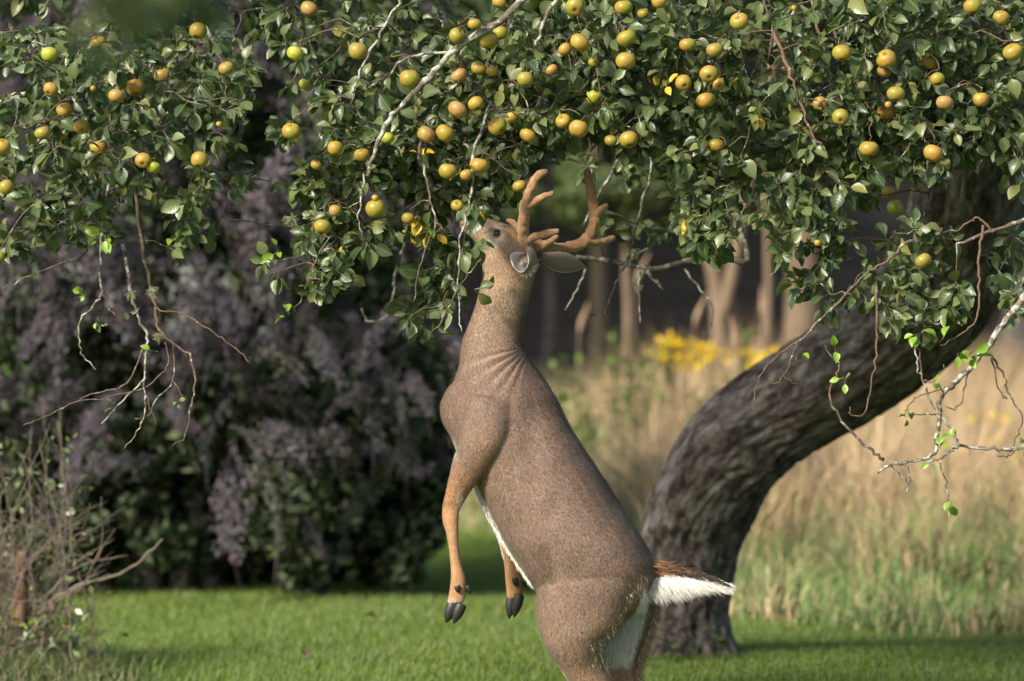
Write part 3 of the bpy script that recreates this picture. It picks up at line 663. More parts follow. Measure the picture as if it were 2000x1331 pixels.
# ------------------------------------------------------------------ apples
A = [  # px, py, r, green, label
(97,107,17,1,'lime faced apple at the far left, highest of the left edge'), (192,84,16,0,'dim apple right of the lime faced apple at top left'),
(387,61,18,0,'bright apple alone near the top, at the upper left branch tips'), (442,134,15,0,'small russet apple below and right of the high bright one'),
(576,105,16,1,'olive green apple alone over the purple shrub top'), (604,18,17,0,'dim apple cut near the top edge over the purple shrub'),
(99,175,14,0,'small apple left of the pale broken branch end at left'), (227,188,15,0,'apple just lower left of the round golden one'),
(265,172,18,0,'round golden apple under a drooping leaf, left branches'), (317,147,17,0,'shaded apple behind leaves right of the round golden one'),
(126,215,16,0,'pinkish apple behind crossed leaves at left'), (160,248,15,0,'half hidden apple below the pinkish one at left'),
(83,260,15,0,'apple with a leaf over its right side, near left edge'), (4,287,17,0,'apple cut by the left edge, upper of the edge pair'),
(12,366,16,0,'apple at the left edge, lower of the edge pair'), (192,290,17,0,'apple whose lower half hides behind leaves, left cluster bottom'),
(280,314,16,0,'russet apple with its eye facing out, upper of a touching pair'), (300,328,14,1,'greenish apple tucked under the russet one of a touching pair'),
(390,313,18,0,'smooth golden apple, lowest right of the left branches'), (569,257,18,0,'apple hanging alone before the purple gap'),
(-2,502,12,0,'sliver of an apple at the left edge below the leaves'), (595,165,12,1,'small dim apple above the one in the purple gap'),
(699,100,19,0,'pale apple crossed by a thin branch, upper middle left'), (800,154,20,0,'big golden apple leaning on the pale diagonal branch'),
(655,290,16,0,'russet apple above left of its twin beside the diagonal branch tip'), (707,303,16,0,'russet apple touching the lower tip of the pale diagonal branch'),
(617,322,11,0,'yellow apple mostly behind leaves at the left of the middle clump'), (757,270,13,1,'small green apple right of the diagonal branch'),
(734,408,20,0,'large apple above the broken stub, with a fruitlet on top'), (630,443,17,0,'lowest apple of the middle left clump'),
(655,412,13,0,'yellow apple under a leaf, just above the lowest middle left apple'), (832,263,18,0,'left one of the touching pair of big apples in the middle'),
(869,261,20,0,'right one of the touching pair of big apples in the middle'), (894,215,19,0,'apple peeking above leaves over the touching middle pair'),
(930,203,15,0,'bright top of an apple right above the middle pair'), (875,335,18,0,'left apple of the trio above the deer nose'),
(911,342,13,0,'smallest apple of the trio above the deer nose'), (936,324,19,0,'right and biggest apple of the trio above the deer nose'),
(893,402,12,0,'apple the deer reaches for, right above its nose'), (797,427,13,0,'greyish apple behind the yellow leaves'),
(972,247,19,0,'reddish apple left of the pair right of the middle'), (1000,230,14,0,'apple tucked behind the reddish one'),
(1031,265,16,0,'apple under a leaf, right of the reddish pair'), (1015,364,14,0,'small yellow apple beside the tip of the left antler'),
(892,70,16,0,'leftmost apple of the cluster of four at the top middle'), (927,48,13,0,'highest apple of the cluster of four at the top middle'),
(953,78,19,0,'big dented apple of the cluster of four at the top middle'), (977,65,15,0,'right apple tucked behind the dented one at the top middle'),
(897,148,16,0,'left apple of three under the dented top one'), (935,134,15,0,'apple with a leaf across, middle of three under the dented top one'),
(962,140,13,0,'right apple of three under the dented top one'), (975,5,14,0,'apple cut by the top edge above the cluster of four'),
(1026,155,16,0,'apple hanging at the tip of the lichened twig from the top'), (1078,137,12,0,'small orange apple among radiating leaves, top middle'),
(1104,97,14,0,'small pink apple left of a big golden one at the top'), (1132,84,19,0,'big golden apple right of the small pink one at the top'),
(1123,14,19,0,'big apple near the top edge with its eye facing down'), (1218,15,18,0,'apple with a leaf across near the top edge, right of middle'),
(1257,27,13,0,'dim apple behind the leaf crossed one at the top'), (1288,3,15,0,'apple cut by the top edge right of middle'),
(1224,75,19,0,'upper one of two big stacked apples right of middle'), (1222,120,19,0,'lower one of two big stacked apples right of middle'),
(1160,190,17,1,'dim olive apple in shade under the stacked pair'), (1100,237,16,0,'left apple mostly hidden beside the one with a leaf on its face'),
(1130,252,20,0,'big apple with a leaf on its right face above the antlers'), (1228,273,18,0,'lowest apple right of the antlers, with a leaf at its top'),
(1193,275,13,0,'half hidden apple left of the lowest one by the antlers'), (1160,122,11,0,'sliver of an apple left of the lower stacked one'),
(1444,42,18,0,'apple with its stalk hollow showing, alone at upper right of middle'), (1343,88,16,0,'apple half behind leaves left of the column of apples'),
(1396,98,17,0,'topmost apple of the column right of middle'), (1385,145,18,0,'second apple of the column, its eye facing the viewer'),
(1335,162,16,0,'apple behind leaves left of the one with its eye facing out'), (1404,165,12,0,'sliver of an apple behind the one with its eye facing out'),
(1378,197,18,0,'lowest apple of the column, leaf hanging over its top'), (1398,285,17,0,'apple behind a leaf at the lower right of the column'),
(1644,104,19,0,'apple with a dark eye below and a leaf notch at right, upper right'), (1731,115,19,0,'upper apple of the upper right stacked pair, eye at top'),
(1727,140,15,0,'lower apple peeking under the upper right stacked one'), (1817,123,17,0,'apple half behind a leaf, right of the stacked pair'),
(1831,155,14,0,'mottled apple under leaves, right of the stacked pair'), (1750,184,18,0,'orange flushed apple below the upper right stacked pair'),
(1730,220,19,0,'apple with a fruitlet on top under the orange flushed one'), (1602,203,15,0,'apple half behind a leaf, left of the eye facing one at right'),
(1642,229,17,0,'apple with its eye facing right, below the leaf notched one'), (1697,291,19,0,'greenish tinged apple low on the right branches'),
(1823,300,20,0,'largest lowest apple before the upper apple trunk'), (1845,201,16,0,'apple with its eye down, left of the small leaf topped one at right'),
(1916,195,16,0,'leaf topped apple alone near the right edge'), (1978,102,19,0,'big apple at the right edge'),
(1955,35,16,0,'apple under a leaf at the top right, near the edge'), (1900,13,18,0,'apple at the top edge over a brown gap, far right'),
(1582,123,12,0,'small dim apple in shade at right'), (1735,376,14,0,'pinkish blurred apple before the trunk'),
(1748,405,15,1,'green blurred apple just under the pinkish one before the trunk'), (1804,510,17,0,'lone low apple in front of the apple trunk'),
]
def lathe(prof, n=20):
    prof = np.asarray(prof, float); a = np.arange(n) / n * 6.283185
    V = np.concatenate([np.stack([r * np.cos(a), r * np.sin(a), np.full(n, z)], 1) for r, z in prof]); i = np.arange(n); j = (i + 1) % n
    Q = np.concatenate([np.stack([k * n + i, k * n + j, (k + 1) * n + j, (k + 1) * n + i], 1) for k in range(len(prof) - 1)])
    return V, Q
ap = []
for t in np.linspace(0.0, math.pi, 15):
    rr = math.sin(t); zz = -math.cos(t) * .90
    zz += 0.26 * math.exp(-(rr / .26) ** 2) * (1 if zz < 0 else -1.25)
    ap.append((max(rr * (1 + .05 * math.cos(t) * -1), .004), zz))
V0, Q0 = lathe(ap)
for i in range(len(V0)):
    V0[i, :2] *= 1 + .035 * math.cos(math.atan2(V0[i, 1], V0[i, 0]) * 5) * (V0[i, 2] < -.3) + .03 * nz(V0[i], 1.3, 4)
RA = 0.035
fruit_m = mesh_np('fruit', V0 * RA, Q0, M['apple']); fruit_g = mesh_np('fruit', V0 * RA, Q0, M['apple_green'])
V, Q, T = tube(crom([(0, 0, .60 * RA), (.003, 0, 1.0 * RA), (.009, .002, 1.45 * RA)], 4), .0013, 6); stem_m = mesh_np('stalk', V, [Q, T], M['red_twig'])
cb = Bag()
for k in range(6):
    a = k / 6 * 6.283; c = np.array([math.cos(a), math.sin(a), 0]); s = np.array([-c[1], c[0], 0])
    cb.add(np.array([c * .002 - s * .0022, c * .002 + s * .0022, c * .0055 + s * .0015 - [0, 0, .004], c * .008 - [0, 0, .0055], c * .0055 - s * .0015 - [0, 0, .004]]) + [0, 0, -.66 * RA], None, np.array([[0, 1, 2], [0, 2, 4], [4, 2, 3]]))
cal_m = mesh_np('calyx', *cb.arrays(), M['stump'])
apple_pts = []; apple_tops = []
for i, (px, py, r, gr, lab) in enumerate(A):
    back = py > 370 and 1700 < px < 1760
    d = 17.0 if back else 14.56 + 0.20 * rng.random()
    if 'dim' in lab or 'shade' in lab: d = 15.5
    if 'behind' in lab or 'under' in lab or 'hid' in lab or 'sliver' in lab: d += .10
    p = P(px, py, d); s = r / F * d / RA
    t = thing('apple', p, lab, 'apple', 'apples hanging in the apple tree')
    t.scale = (s * rng.uniform(.97, 1.07), s * rng.uniform(.97, 1.05), s * rng.uniform(.92, 1.06)); tilt = rng.normal() * .35
    if 'eye facing' in lab: tilt = -1.0
    if 'eye at top' in lab or 'hollow' in lab: tilt = 0.9 if 'hollow' in lab else -2.3
    t.rotation_euler = (tilt if tilt else .1, rng.normal() * .3, 0)
    for nm, me in (('fruit', fruit_g if gr else fruit_m), ('stalk', stem_m), ('calyx', cal_m)):
        o = link(nm, me, t)
        if nm == 'fruit': o.rotation_euler.z = rng.random() * 6.28
    apple_pts.append((px, py, r, d)); apple_tops.append(p + np.array([.006, 0, s * RA * 1.35]))
AP = np.array(apple_pts)
for px, py, r, lab in [(733, 387, 7, 'brown fruitlet sitting on the large apple above the stub'), (1551, 16, 6, 'tiny pale fruitlet near the top edge at right'), (1735, 205, 7, 'tiny green fruitlet on top of an apple at right'),
                       (182, 173, 6, 'tiny orange fruitlet left of the round golden apple'), (1597, 475, 7, 'tiny pink fruitlet in the hanging leaves left of the upper trunk'), (428, 243, 6, 'tiny green fruitlet at the right end of the left branches')]:
    t = thing('fruitlet', P(px, py, 14.6), lab, 'fruitlet', 'tiny unripe fruitlets'); s = r / F * 14.6 / RA; t.scale = (s, s, s * 1.1)
    link('fruit', fruit_m, t); link('stalk', stem_m, t)

# ------------------------------------------------------------------ leaves
def leaf_shape(seed):
    r = np.random.default_rng(seed); ns = 6; vs = np.linspace(0, 1, ns); V = []; L = []
    fold = r.uniform(.2, .75); curl = r.uniform(.05, .5); tw = r.uniform(-.25, .25)
    prof = np.array([0.05, .24, .335, .335, .225, .012]) * r.uniform(.9, 1.15)
    for i, v in enumerate(vs):
        y = v; z = -curl * v * v
        for u in (-1, 0, 1):
            wav = .035 * math.sin(v * 9 + u * 1.3 + seed) * abs(u)
            a = tw * v; xx = u * prof[i]; zz = abs(u) * prof[i] * fold + wav
            V.append((xx * math.cos(a) - zz * math.sin(a), y, z + zz * math.cos(a) + xx * math.sin(a))); L.append((u, v))
    Q = []
    for i in range(ns - 1):
        b = i * 3; Q += [[b, b + 1, b + 4, b + 3], [b + 1, b + 2, b + 5, b + 4]]
    k = len(V)   # petiole
    V += [(-.018, 0, -.005), (.018, 0, -.005), (.014, -.22, .03), (-.014, -.22, .03), (.010, -.42, .10), (-.010, -.42, .10)]
    L += [(0, 0)] * 6; Q += [[k + 3, k + 2, k + 1, k], [k + 5, k + 4, k + 2, k + 3]]
    return np.array(V), np.array(Q), np.array(L)
SHAPES = [leaf_shape(i) for i in range(7)]
leaves = []          # (origin, dir, normal, length, shape, z)
def cluster(S, axis, n=7, size=.075, z=None, spread=1.0, face=(-.15, -.75, .75)):
    axis = unit(axis); ref = np.array([.2, .9, .3]); a1 = unit(np.cross(axis, ref)); a2 = np.cross(axis, a1); ph = rng.random() * 6.28
    base = rng.random()
    for k in range(n):
        a = ph + k * 2.4 + rng.normal() * .3; tilt = spread * (0.55 + .75 * rng.random())
        dr = unit(axis * math.cos(tilt) + (a1 * math.cos(a) + a2 * math.sin(a)) * math.sin(tilt) + np.array([0, 0, -.22]))
        nr = unit(np.array(face) + rng.normal(size=3) * .8); nr = unit(nr - dr * (nr @ dr))
        L_ = size * rng.uniform(.6, 1.15)
        o = S + dr * L_ * .42 + rng.normal(size=3) * .004
        zz = (min(.999, max(0, .65 * base + .35 * rng.random())) if rng.random() > .004 else 2.3) if z is None else z + rng.random() * .4
        leaves.append((o, dr, nr, L_, int(rng.integers(0, 7)), zz))
# masses: px, py, rx, ry, depth, spread, clusters
MASS = [
 (120,180,170,130,14.95,.25,62),(300,230,170,130,14.95,.25,58),(110,350,140,90,15.0,.25,38),(310,340,110,95,15.0,.25,26),
 (410,130,110,70,15.05,.3,26),(250,90,120,60,15.15,.3,18),(80,60,110,60,15.6,.3,16),(50,470,60,50,15.2,.2,9),(150,445,70,40,15.1,.2,12),(370,455,65,55,15.1,.2,10),
 (500,50,130,50,15.6,.3,12),(610,120,80,60,15.4,.3,8),(600,50,80,50,15.7,.3,6),(480,350,70,16,15.3,.2,5),(420,240,50,60,15.1,.2,9),(570,245,30,25,14.9,.1,3),
 (700,210,80,90,14.95,.2,18),(800,230,120,110,15.15,.18,32),(690,330,90,70,15.15,.15,24),(660,450,75,65,15.0,.15,24),(640,530,45,45,14.9,.12,10),(610,400,40,60,14.95,.15,9),(545,500,25,35,14.9,.1,3),
 (740,460,40,50,15.15,.12,7),(840,350,90,70,15.25,.12,24),(920,250,120,90,15.08,.14,34),(950,350,60,55,15.12,.08,14),(845,510,52,75,15.18,.10,21),(830,600,45,40,15.12,.1,9),(893,520,26,60,15.06,.05,6),(925,400,28,18,14.85,.05,3),
 (740,90,80,60,15.5,.3,8),(830,60,70,60,15.6,.3,8),
 (960,120,110,100,14.95,.25,34),(1100,60,120,80,14.95,.25,34),(1090,180,110,90,14.9,.25,36),(1040,295,80,40,15.15,.12,14),(1230,60,110,80,14.95,.25,32),(1230,180,110,90,14.95,.25,34),(1160,270,110,45,15.1,.25,16),(1290,270,60,50,15.3,.25,9),
 (1190,320,90,30,16.2,.3,5),(1260,450,90,40,16.5,.3,6),(1350,400,40,50,16.4,.3,4),
 (1380,70,110,90,14.95,.25,34),(1390,210,100,100,14.95,.25,34),(1400,320,80,55,14.9,.2,20),(1420,410,85,60,14.85,.2,24),(1350,330,50,60,15.1,.2,8),(1400,470,50,30,14.9,.15,6),
 (1510,100,80,100,15.5,.3,16),(1490,260,60,60,15.3,.3,10),
 (1620,60,120,80,14.95,.25,34),(1640,180,110,90,14.95,.25,34),(1620,290,90,70,14.95,.2,26),(1590,380,90,60,14.9,.2,22),(1590,470,75,50,14.85,.15,17),(1570,545,45,30,14.9,.12,6),
 (1780,60,110,80,14.95,.25,32),(1790,190,110,90,14.95,.25,36),(1720,260,80,70,14.95,.2,20),(1850,250,80,60,14.95,.2,20),(1800,315,60,30,14.95,.2,8),
 (1920,80,100,100,15.0,.25,30),(1950,230,90,90,15.0,.25,28),(1990,330,25,60,14.9,.2,5),(1690,370,40,40,15.6,.3,3),
 (1800,475,65,55,14.9,.15,14),(1730,550,65,40,14.85,.15,11),(1840,565,50,32,14.85,.15,6),(1770,620,80,28,14.8,.12,9),(1850,610,45,30,14.8,.12,6),(1960,500,40,50,15.1,.2,5),(1990,590,30,60,14.9,.2,7),(1640,590,40,25,14.8,.1,4),
 # deeper layer
 (150,210,200,150,16.3,.5,42),(400,110,210,70,16.5,.5,16),(800,200,200,150,16.3,.4,38),(1150,130,260,140,16.3,.5,60),(1500,160,220,170,16.4,.5,46),(1830,160,220,180,16.3,.5,56),(1600,370,110,70,16.6,.4,9),
 # crown above the frame
 (100,-130,400,130,15.9,.5,70),(700,-150,400,130,16.0,.6,110),(1300,-150,400,130,15.9,.6,120),(1850,-150,350,130,15.9,.7,120),(1500,-330,600,140,16.6,1.0,170),(600,-330,600,140,16.6,.8,130),(2200,100,140,250,15.6,.7,70),(2200,420,120,120,15.4,.5,30),(1900,-420,400,150,17.2,1.0,110),(-170,150,120,220,15.4,.4,20),
]
pts = []
for cx, cy, rx, ry, dm_, ds, n in MASS:
    for i in range(int(n * ((.95 if cy > 450 else .85 if cx < 520 else 1.1) if cy > 0 else 1.1))):
        q = unit(rng.normal(size=2)) * rng.random() ** .5
        pts.append(P(cx + q[0] * rx, cy + q[1] * ry, dm_ + ds * rng.uniform(-1, 1)))
nleafc = len(pts); pts = np.array(pts + apple_tops)
sk = np.array(skel)
dist = np.array([np.min(np.linalg.norm(sk - p, axis=1)) for p in pts]); order = np.argsort(dist)
nodes = np.empty((len(sk) + len(pts) * 4, 3)); nodes[:len(sk)] = sk; nn = len(sk); tw = Bag()
for j in order:
    p = pts[j]; dv = nodes[:nn] - p
    cost = np.linalg.norm(dv, axis=1) + .45 * np.maximum(0, -dv[:, 2]); q = nodes[np.argmin(cost)]
    ln = np.linalg.norm(p - q)
    if ln > .004:
        m1 = q * .65 + p * .35 + np.array([0, 0, .10 * ln]) + rng.normal(size=3) * .05 * ln; m2 = q * .3 + p * .7 + np.array([0, 0, .08 * ln]) + rng.normal(size=3) * .05 * ln
        c = crom([q, m1, m2, p], 2)
        rr = .0024 + min(.006, .006 * ln)
        tw.add(*tube(c, np.linspace(rr, .0017, len(c)), 5, False))
        nodes[nn:nn + 3] = [m1, m2, p]; nn += 3
        axis = p - m2
    else: axis = np.array([0, 0, -1.])
    if j < nleafc:
        above = p[2] > H + 670 / F * p[1]
        cluster(p, unit(axis) + np.array([0, -.35, -.1]) + rng.normal(size=3) * .3, int(rng.integers(5, 9)), rng.uniform(.043, .069) * (1.5 if above else 1.0))
        if rng.random() < .4: cluster((p + m2) / 2 if ln > .03 else p, rng.normal(size=3) + [0, -.4, 0], int(rng.integers(3, 6)), rng.uniform(.040, .058))
V, Fc = tw.arrays(); part('twigs', tree, V, Fc, M['twig'])['kind'] = 'stuff'
# special little clusters: lime young leaves, yellow leaves
for px, py, d, n, sz, z in [(1893,695,14.55,7,.06,1.2),(1870,690,14.55,3,.05,1.2),(565,614,14.9,3,.045,1.2),(540,490,14.9,3,.05,1.2),(1858,975,14.55,2,.05,1.2),(1625,681,14.55,2,.05,1.2),(1838,666,14.55,2,.05,1.2),
        (1648,740,14.55,3,.035,1.2),(1830,855,14.55,3,.04,1.2),(1822,900,14.55,2,.04,1.2),(1770,810,14.55,4,.03,1.2),(1822,750,14.55,3,.04,1.2),(1790,655,14.55,4,.04,1.2),(1565,690,14.65,3,.03,1.2),
        (222,790,14.95,3,.03,1.2),(350,785,14.95,3,.03,1.2),(205,460,14.85,6,.05,1.2),(345,470,14.9,2,.05,1.2),(190,628,14.95,5,.035,.8),(165,575,14.95,5,.035,.9),(240,610,15,2,.035,.9),(295,685,15,2,.03,.9),
        (820,425,15.0,7,.05,2.2),(800,448,15.0,5,.045,2.2),(845,455,15.0,4,.045,2.2),(830,445,15.0,4,.05,1.2),(828,305,14.7,4,.04,2.2),(1300,165,14.6,2,.05,2.2),(1990,872,14.6,2,.04,1.2),(1855,860,14.55,3,.035,1.2)]:
    cluster(P(px, py, d), rng.normal(size=3) + [0, -.5, 0], n, sz, z)
# drop most leaves that would cover an apple or the deer's face
kept = []
faces = [(972, 462, 42), (1022, 520, 58), (1040, 430, 55), (1000, 490, 60), (1150, 420, 70), (1060, 370, 52), (1150, 350, 62), (915, 440, 24), (940, 475, 24), (1100, 478, 60), (1110, 520, 62), (990, 600, 70), (970, 540, 50), (935, 455, 30), (898, 430, 14)]
for lf in leaves:
    c = lf[0] + lf[1] * lf[3] * .5; px, py = pxof(c)
    hy_ = np.hypot(AP[:, 0] - px, AP[:, 1] - py); infr = AP[:, 3] > c[1] - .02
    if np.any((hy_ < AP[:, 2] * .85 + .15 * lf[3] / c[1] * F) & infr) and rng.random() < .94: continue
    if np.any((hy_ < AP[:, 2] * 1.1 + .25 * lf[3] / c[1] * F) & infr) and rng.random() < .6: continue
    if c[1] < 15.5 and any(math.hypot(px - a, py - b) < r for a, b, r in faces): continue
    kept.append((lf, px, py, c))
n0 = len(leaves)
for px, py, d, n, sz, ax in [(950, 418, 14.84, 5, .066, (.2, -.1, -1)), (922, 400, 14.86, 5, .062, (0, -.1, -.8)), (930, 474, 14.84, 5, .058, (.5, -.1, -.3)), (930, 568, 14.84, 4, .058, (.4, -.1, 0))]:
    cluster(P(px, py, d), np.array(ax, float), n, sz)
for lf in leaves[n0:]:
    c = lf[0] + lf[1] * lf[3] * .5; qx, qy = pxof(c)
    if math.hypot(qx - 972, qy - 457) > 24: kept.append((lf, qx, qy, c))
def proj_area(lf):
    return lf[3] ** 2 * abs(lf[2][1]) 
inframe = [i for i, k in enumerate(kept) if 10 < k[1] < 1990 and 10 < k[2] < 700 and k[3][1] < 14.95]
inframe.sort(key=lambda i: -(proj_area(kept[i][0]) * (1.0 + 2.5 * max(0, 14.95 - kept[i][3][1])))); single = set(inframe[:300])
protos = {}
LB = Bag()
for i, (lf, px, py, c) in enumerate(kept):
    o, dr, nr, L_, sh, z = lf; sd = np.cross(dr, nr); Vs, Qs, Ls = SHAPES[sh]
    if i in single:
        key = (sh, int(z))
        if key not in protos:
            protos[key] = mesh_np('leaf', Vs, Qs, M['leaf'], luv=np.column_stack([Ls, np.full(len(Vs), int(z) + .05)]))
        ob = link('leaf', protos[key], tree)
        ob.matrix_local = Matrix(((sd[0], dr[0], nr[0], o[0] - tb[0]), (sd[1], dr[1], nr[1], o[1] - tb[1]), (sd[2], dr[2], nr[2], o[2] - tb[2]), (0, 0, 0, 1))) @ Matrix.Scale(L_, 4)
    else:
        LB.add(o + (Vs @ np.stack([sd, dr, nr])) * L_, Qs, None, luv=np.column_stack([Ls, np.full(len(Vs), z)]))
part('foliage', tree, *LB.arrays(), M['leaf'], luv=LB.luv())['kind'] = 'stuff'
print('leaves', len(kept), 'twig nodes', nn)
# beard lichen tufts on the left hanging twigs and the dark branch
for px, py, d, r in [(256, 572, 14.95, .022), (298, 565, 14.95, .026), (309, 655, 14.95, .022), (1248, 560, 16.3, .02), (1238, 490, 16.3, .028), (568, 425, 15.0, .03)]:
    c = P(px, py, d); lb = Bag()
    for k in range(70):
        u = unit(rng.normal(size=3)) * r * rng.uniform(.5, 1.2) + [0, 0, -r * .5]; lb.add(*tube([c, c + u * .5 + rng.normal(size=3) * r * .15, c + u], .0009, 3, False))
    part('lichen', tree, *lb.arrays(), M['lichen'])['kind'] = 'stuff'

# small plants at the trunk base
for i, (px, py) in enumerate([(1300, 1275), (1345, 1280), (1395, 1255)]):
    p = P(px, py, 18.6); p[2] = ground(p[0], 18.6)
    t = thing('seedling', p, ['leafy seedling left of the trunk foot beside the deer', 'leafy seedling in front of the middle of the trunk foot', 'sparse seedling on the right side of the trunk foot'][i], 'seedling', 'seedlings at the trunk foot')
    lb = Bag()
    for k in range(9):
        a = rng.random() * 6.28; dr = unit(np.array([math.cos(a), math.sin(a), .35])); nr = unit(np.array([0, -.3, 1.0]) - dr * .3); nr = unit(nr - dr * (nr @ dr)); sd = np.cross(dr, nr); Vs, Qs, Ls = SHAPES[k % 7]
        lb.add(p + np.array([0, 0, .02 + .09 * rng.random()]) + dr * .02 + (Vs @ np.stack([sd, dr, nr])) * .05, Qs, None, luv=np.column_stack([Ls, np.full(len(Vs), .8)]))
    part('foliage', t, *lb.arrays(), M['leaf'], luv=lb.luv())
    V, Q, T = tube([p, p + [0, 0, .12]], .003, 5); part('stem', t, V, [Q, T], M['dark_green'])

for i, (fx_, fy_, lab) in enumerate([(595, 1284, 'small brown leaf fallen on the sunlit lawn left of the deer'), (735, 1205, 'pale leaf fallen on the lawn left of the hanging hooves'), (250, 1245, 'brown leaf fallen on the lawn right of the dry bush')]):
    dd = 18.0
    for _ in range(30): dd = (H - float(ground((fx_ - 1000) / F * dd, dd)) - .04) / (fy_ - 665.5) * F
    lp = P(fx_, fy_, dd); o = link('fallen_leaf', mesh_np('fallen_leaf', SHAPES[i][0] * .06, SHAPES[i][1], M['red_twig']), None, lp); o.rotation_euler = (.5, .3, i * 1.3); tag(o, lab, 'leaf', 'fallen leaves on the lawn')
# branch close to the camera, far out of focus
fb = P(250, -60, 6.6)
fg = thing('foreground_branch', fb, 'dark blurred leafy branch close to the camera at top left', 'branch')
lb = Bag(); 
for k in range(1100):
    px, py = (rng.normal() * 75 + 265, rng.normal() * 50 - 50) if k < 90 else (rng.uniform(-100, 900), rng.uniform(-180, -50)) if k < 150 else (rng.uniform(-1100, 800), rng.uniform(-900, -130))
    c = P(px, py, 6.6 + rng.normal() * .15 - (k > 150) * rng.random() * 1.2); dr = unit(rng.normal(size=3) + [0, 0, -.6]); nr = unit(rng.normal(size=3) + [0, -.2, .8]); nr = unit(nr - dr * (nr @ dr)); sd = np.cross(dr, nr); Vs, Qs, Ls = SHAPES[k % 7]
    lb.add(c + (Vs @ np.stack([sd, dr, nr])) * .07, Qs, None, luv=np.column_stack([Ls, np.full(len(Vs), rng.random() * .4)]))
part('foliage', fg, *lb.arrays(), M['leaf'], luv=lb.luv())['kind'] = 'stuff'
V, Q, T = tube(crom([P(-300, -140, 6.6), P(200, -110, 6.6), P(900, -130, 6.7)], 5), np.linspace(.012, .004, 11), 6); part('stem', fg, V, [Q, T], M['twig'])

# ------------------------------------------------------------------ the deer
hz = P(1210, 1580, 15.0); hz[2] = ground(hz[0], 15.0)
deer = thing('deer', hz, 'buck with velvet antlers rearing on its hind legs to reach the apples', 'deer')
def loft(rows, k=4, n=28, e=0.92):
    rows = crom(np.array(rows, float), k); V = []; a = np.arange(n) / n * 6.283185
    ca = np.sign(np.cos(a)) * np.abs(np.cos(a)) ** e; sa = np.sign(np.sin(a)) * np.abs(np.sin(a)) ** e
    for lx, ly, rx, ry, d, hd in rows:
        l = P(lx, ly, d); r = P(rx, ry, d)
        V.append((l + r) / 2 + ca[:, None] * (r - l) / 2 + sa[:, None] * np.array([0, hd, 0]))
    m = len(V); cs = [v.mean(0) for v in V]; V = np.vstack(V + [cs[0][None], cs[-1][None]]); i = np.arange(n); j = (i + 1) % n
    Q = np.concatenate([np.stack([q * n + i, q * n + j, (q + 1) * n + j, (q + 1) * n + i], 1) for q in range(m - 1)])
    T = np.concatenate([np.stack([np.full(n, m * n), j, i], 1), np.stack([np.full(n, m * n + 1), (m - 1) * n + i, (m - 1) * n + j], 1)])
    return V, Q, T
HEAD = [(897, 440, 893, 421, 15.07, .012), (901, 449, 900, 414, 15.07, .026), (911, 457, 915, 415, 15.07, .034), (923, 468, 934, 421, 15.07, .039), (935, 484, 956, 427, 15.07, .050), (941, 500, 982, 435, 15.07, .063), (942, 520, 1010, 447, 15.06, .070),
        (943, 540, 1036, 470, 15.06, .072), (941, 560, 1050, 515, 15.06, .070), (934, 590, 1037, 570, 15.05, .068), (922, 620, 1026, 620, 15.05, .065)]
TORSO = [(941, 545, 1046, 530, 15.06, .064), (931, 590, 1034, 580, 15.05, .070), (917, 630, 1025, 628, 15.05, .076), (902, 670, 1020, 668, 15.04, .086), (896, 712, 1030, 698, 15.03, .10), (884, 752, 1058, 731, 15.02, .125), (872, 785, 1086, 776, 15.0, .145),
         (878, 838, 1112, 828, 15.0, .16), (902, 888, 1146, 882, 14.99, .175), (926, 955, 1181, 936, 14.98, .19), (955, 1010, 1214, 990, 14.97, .20), (984, 1060, 1243, 1032, 14.95, .20), (1012, 1102, 1264, 1068, 14.94, .195),
         (1040, 1145, 1281, 1102, 14.94, .185), (1065, 1190, 1278, 1140, 14.95, .160), (1095, 1232, 1258, 1178, 14.96, .11)]
BRISKET = [(890, 740, 960, 750, 14.98, .04), (870, 765, 950, 770, 14.98, .055), (860, 793, 950, 800, 14.98, .06), (863, 822, 950, 830, 14.98, .06), (880, 852, 950, 860, 14.98, .05), (893, 880, 950, 890, 14.98, .04)]
NTHIGH = [(1120, 1010, 1200, 1000, 14.93, .05), (1095, 1060, 1225, 1050, 14.92, .10), (1065, 1110, 1248, 1090, 14.895, .125), (1052, 1150, 1250, 1135, 14.875, .125), (1047, 1195, 1234, 1178, 14.86, .112), (1055, 1238, 1206, 1224, 14.85, .10), (1072, 1277, 1172, 1262, 14.85, .085), (1097, 1312, 1178, 1300, 14.86, .066), (1118, 1345, 1197, 1335, 14.87, .055),
          (1145, 1390, 1210, 1382, 14.89, .042), (1172, 1428, 1224, 1428, 14.9, .034), (1184, 1458, 1222, 1462, 14.9, .028), (1182, 1500, 1208, 1502, 14.9, .022), (1174, 1545, 1204, 1548, 14.9, .024), (1164, 1568, 1196, 1573, 14.89, .022)]
FTHIGH = [(1120, 1100, 1276, 1112, 15.04, .09), (1130, 1160, 1281, 1160, 15.06, .095), (1140, 1205, 1276, 1202, 15.08, .09), (1155, 1250, 1260, 1246, 15.08, .075), (1182, 1290, 1247, 1288, 15.08, .056), (1194, 1331, 1247, 1331, 15.08, .048), (1215, 1385, 1261, 1385, 15.09, .036),
          (1236, 1425, 1277, 1425, 15.09, .03), (1240, 1455, 1271, 1455, 15.1, .026), (1232, 1500, 1257, 1500, 15.1, .022), (1226, 1538, 1253, 1540, 15.1, .023), (1214, 1556, 1244, 1561, 15.1, .021)]
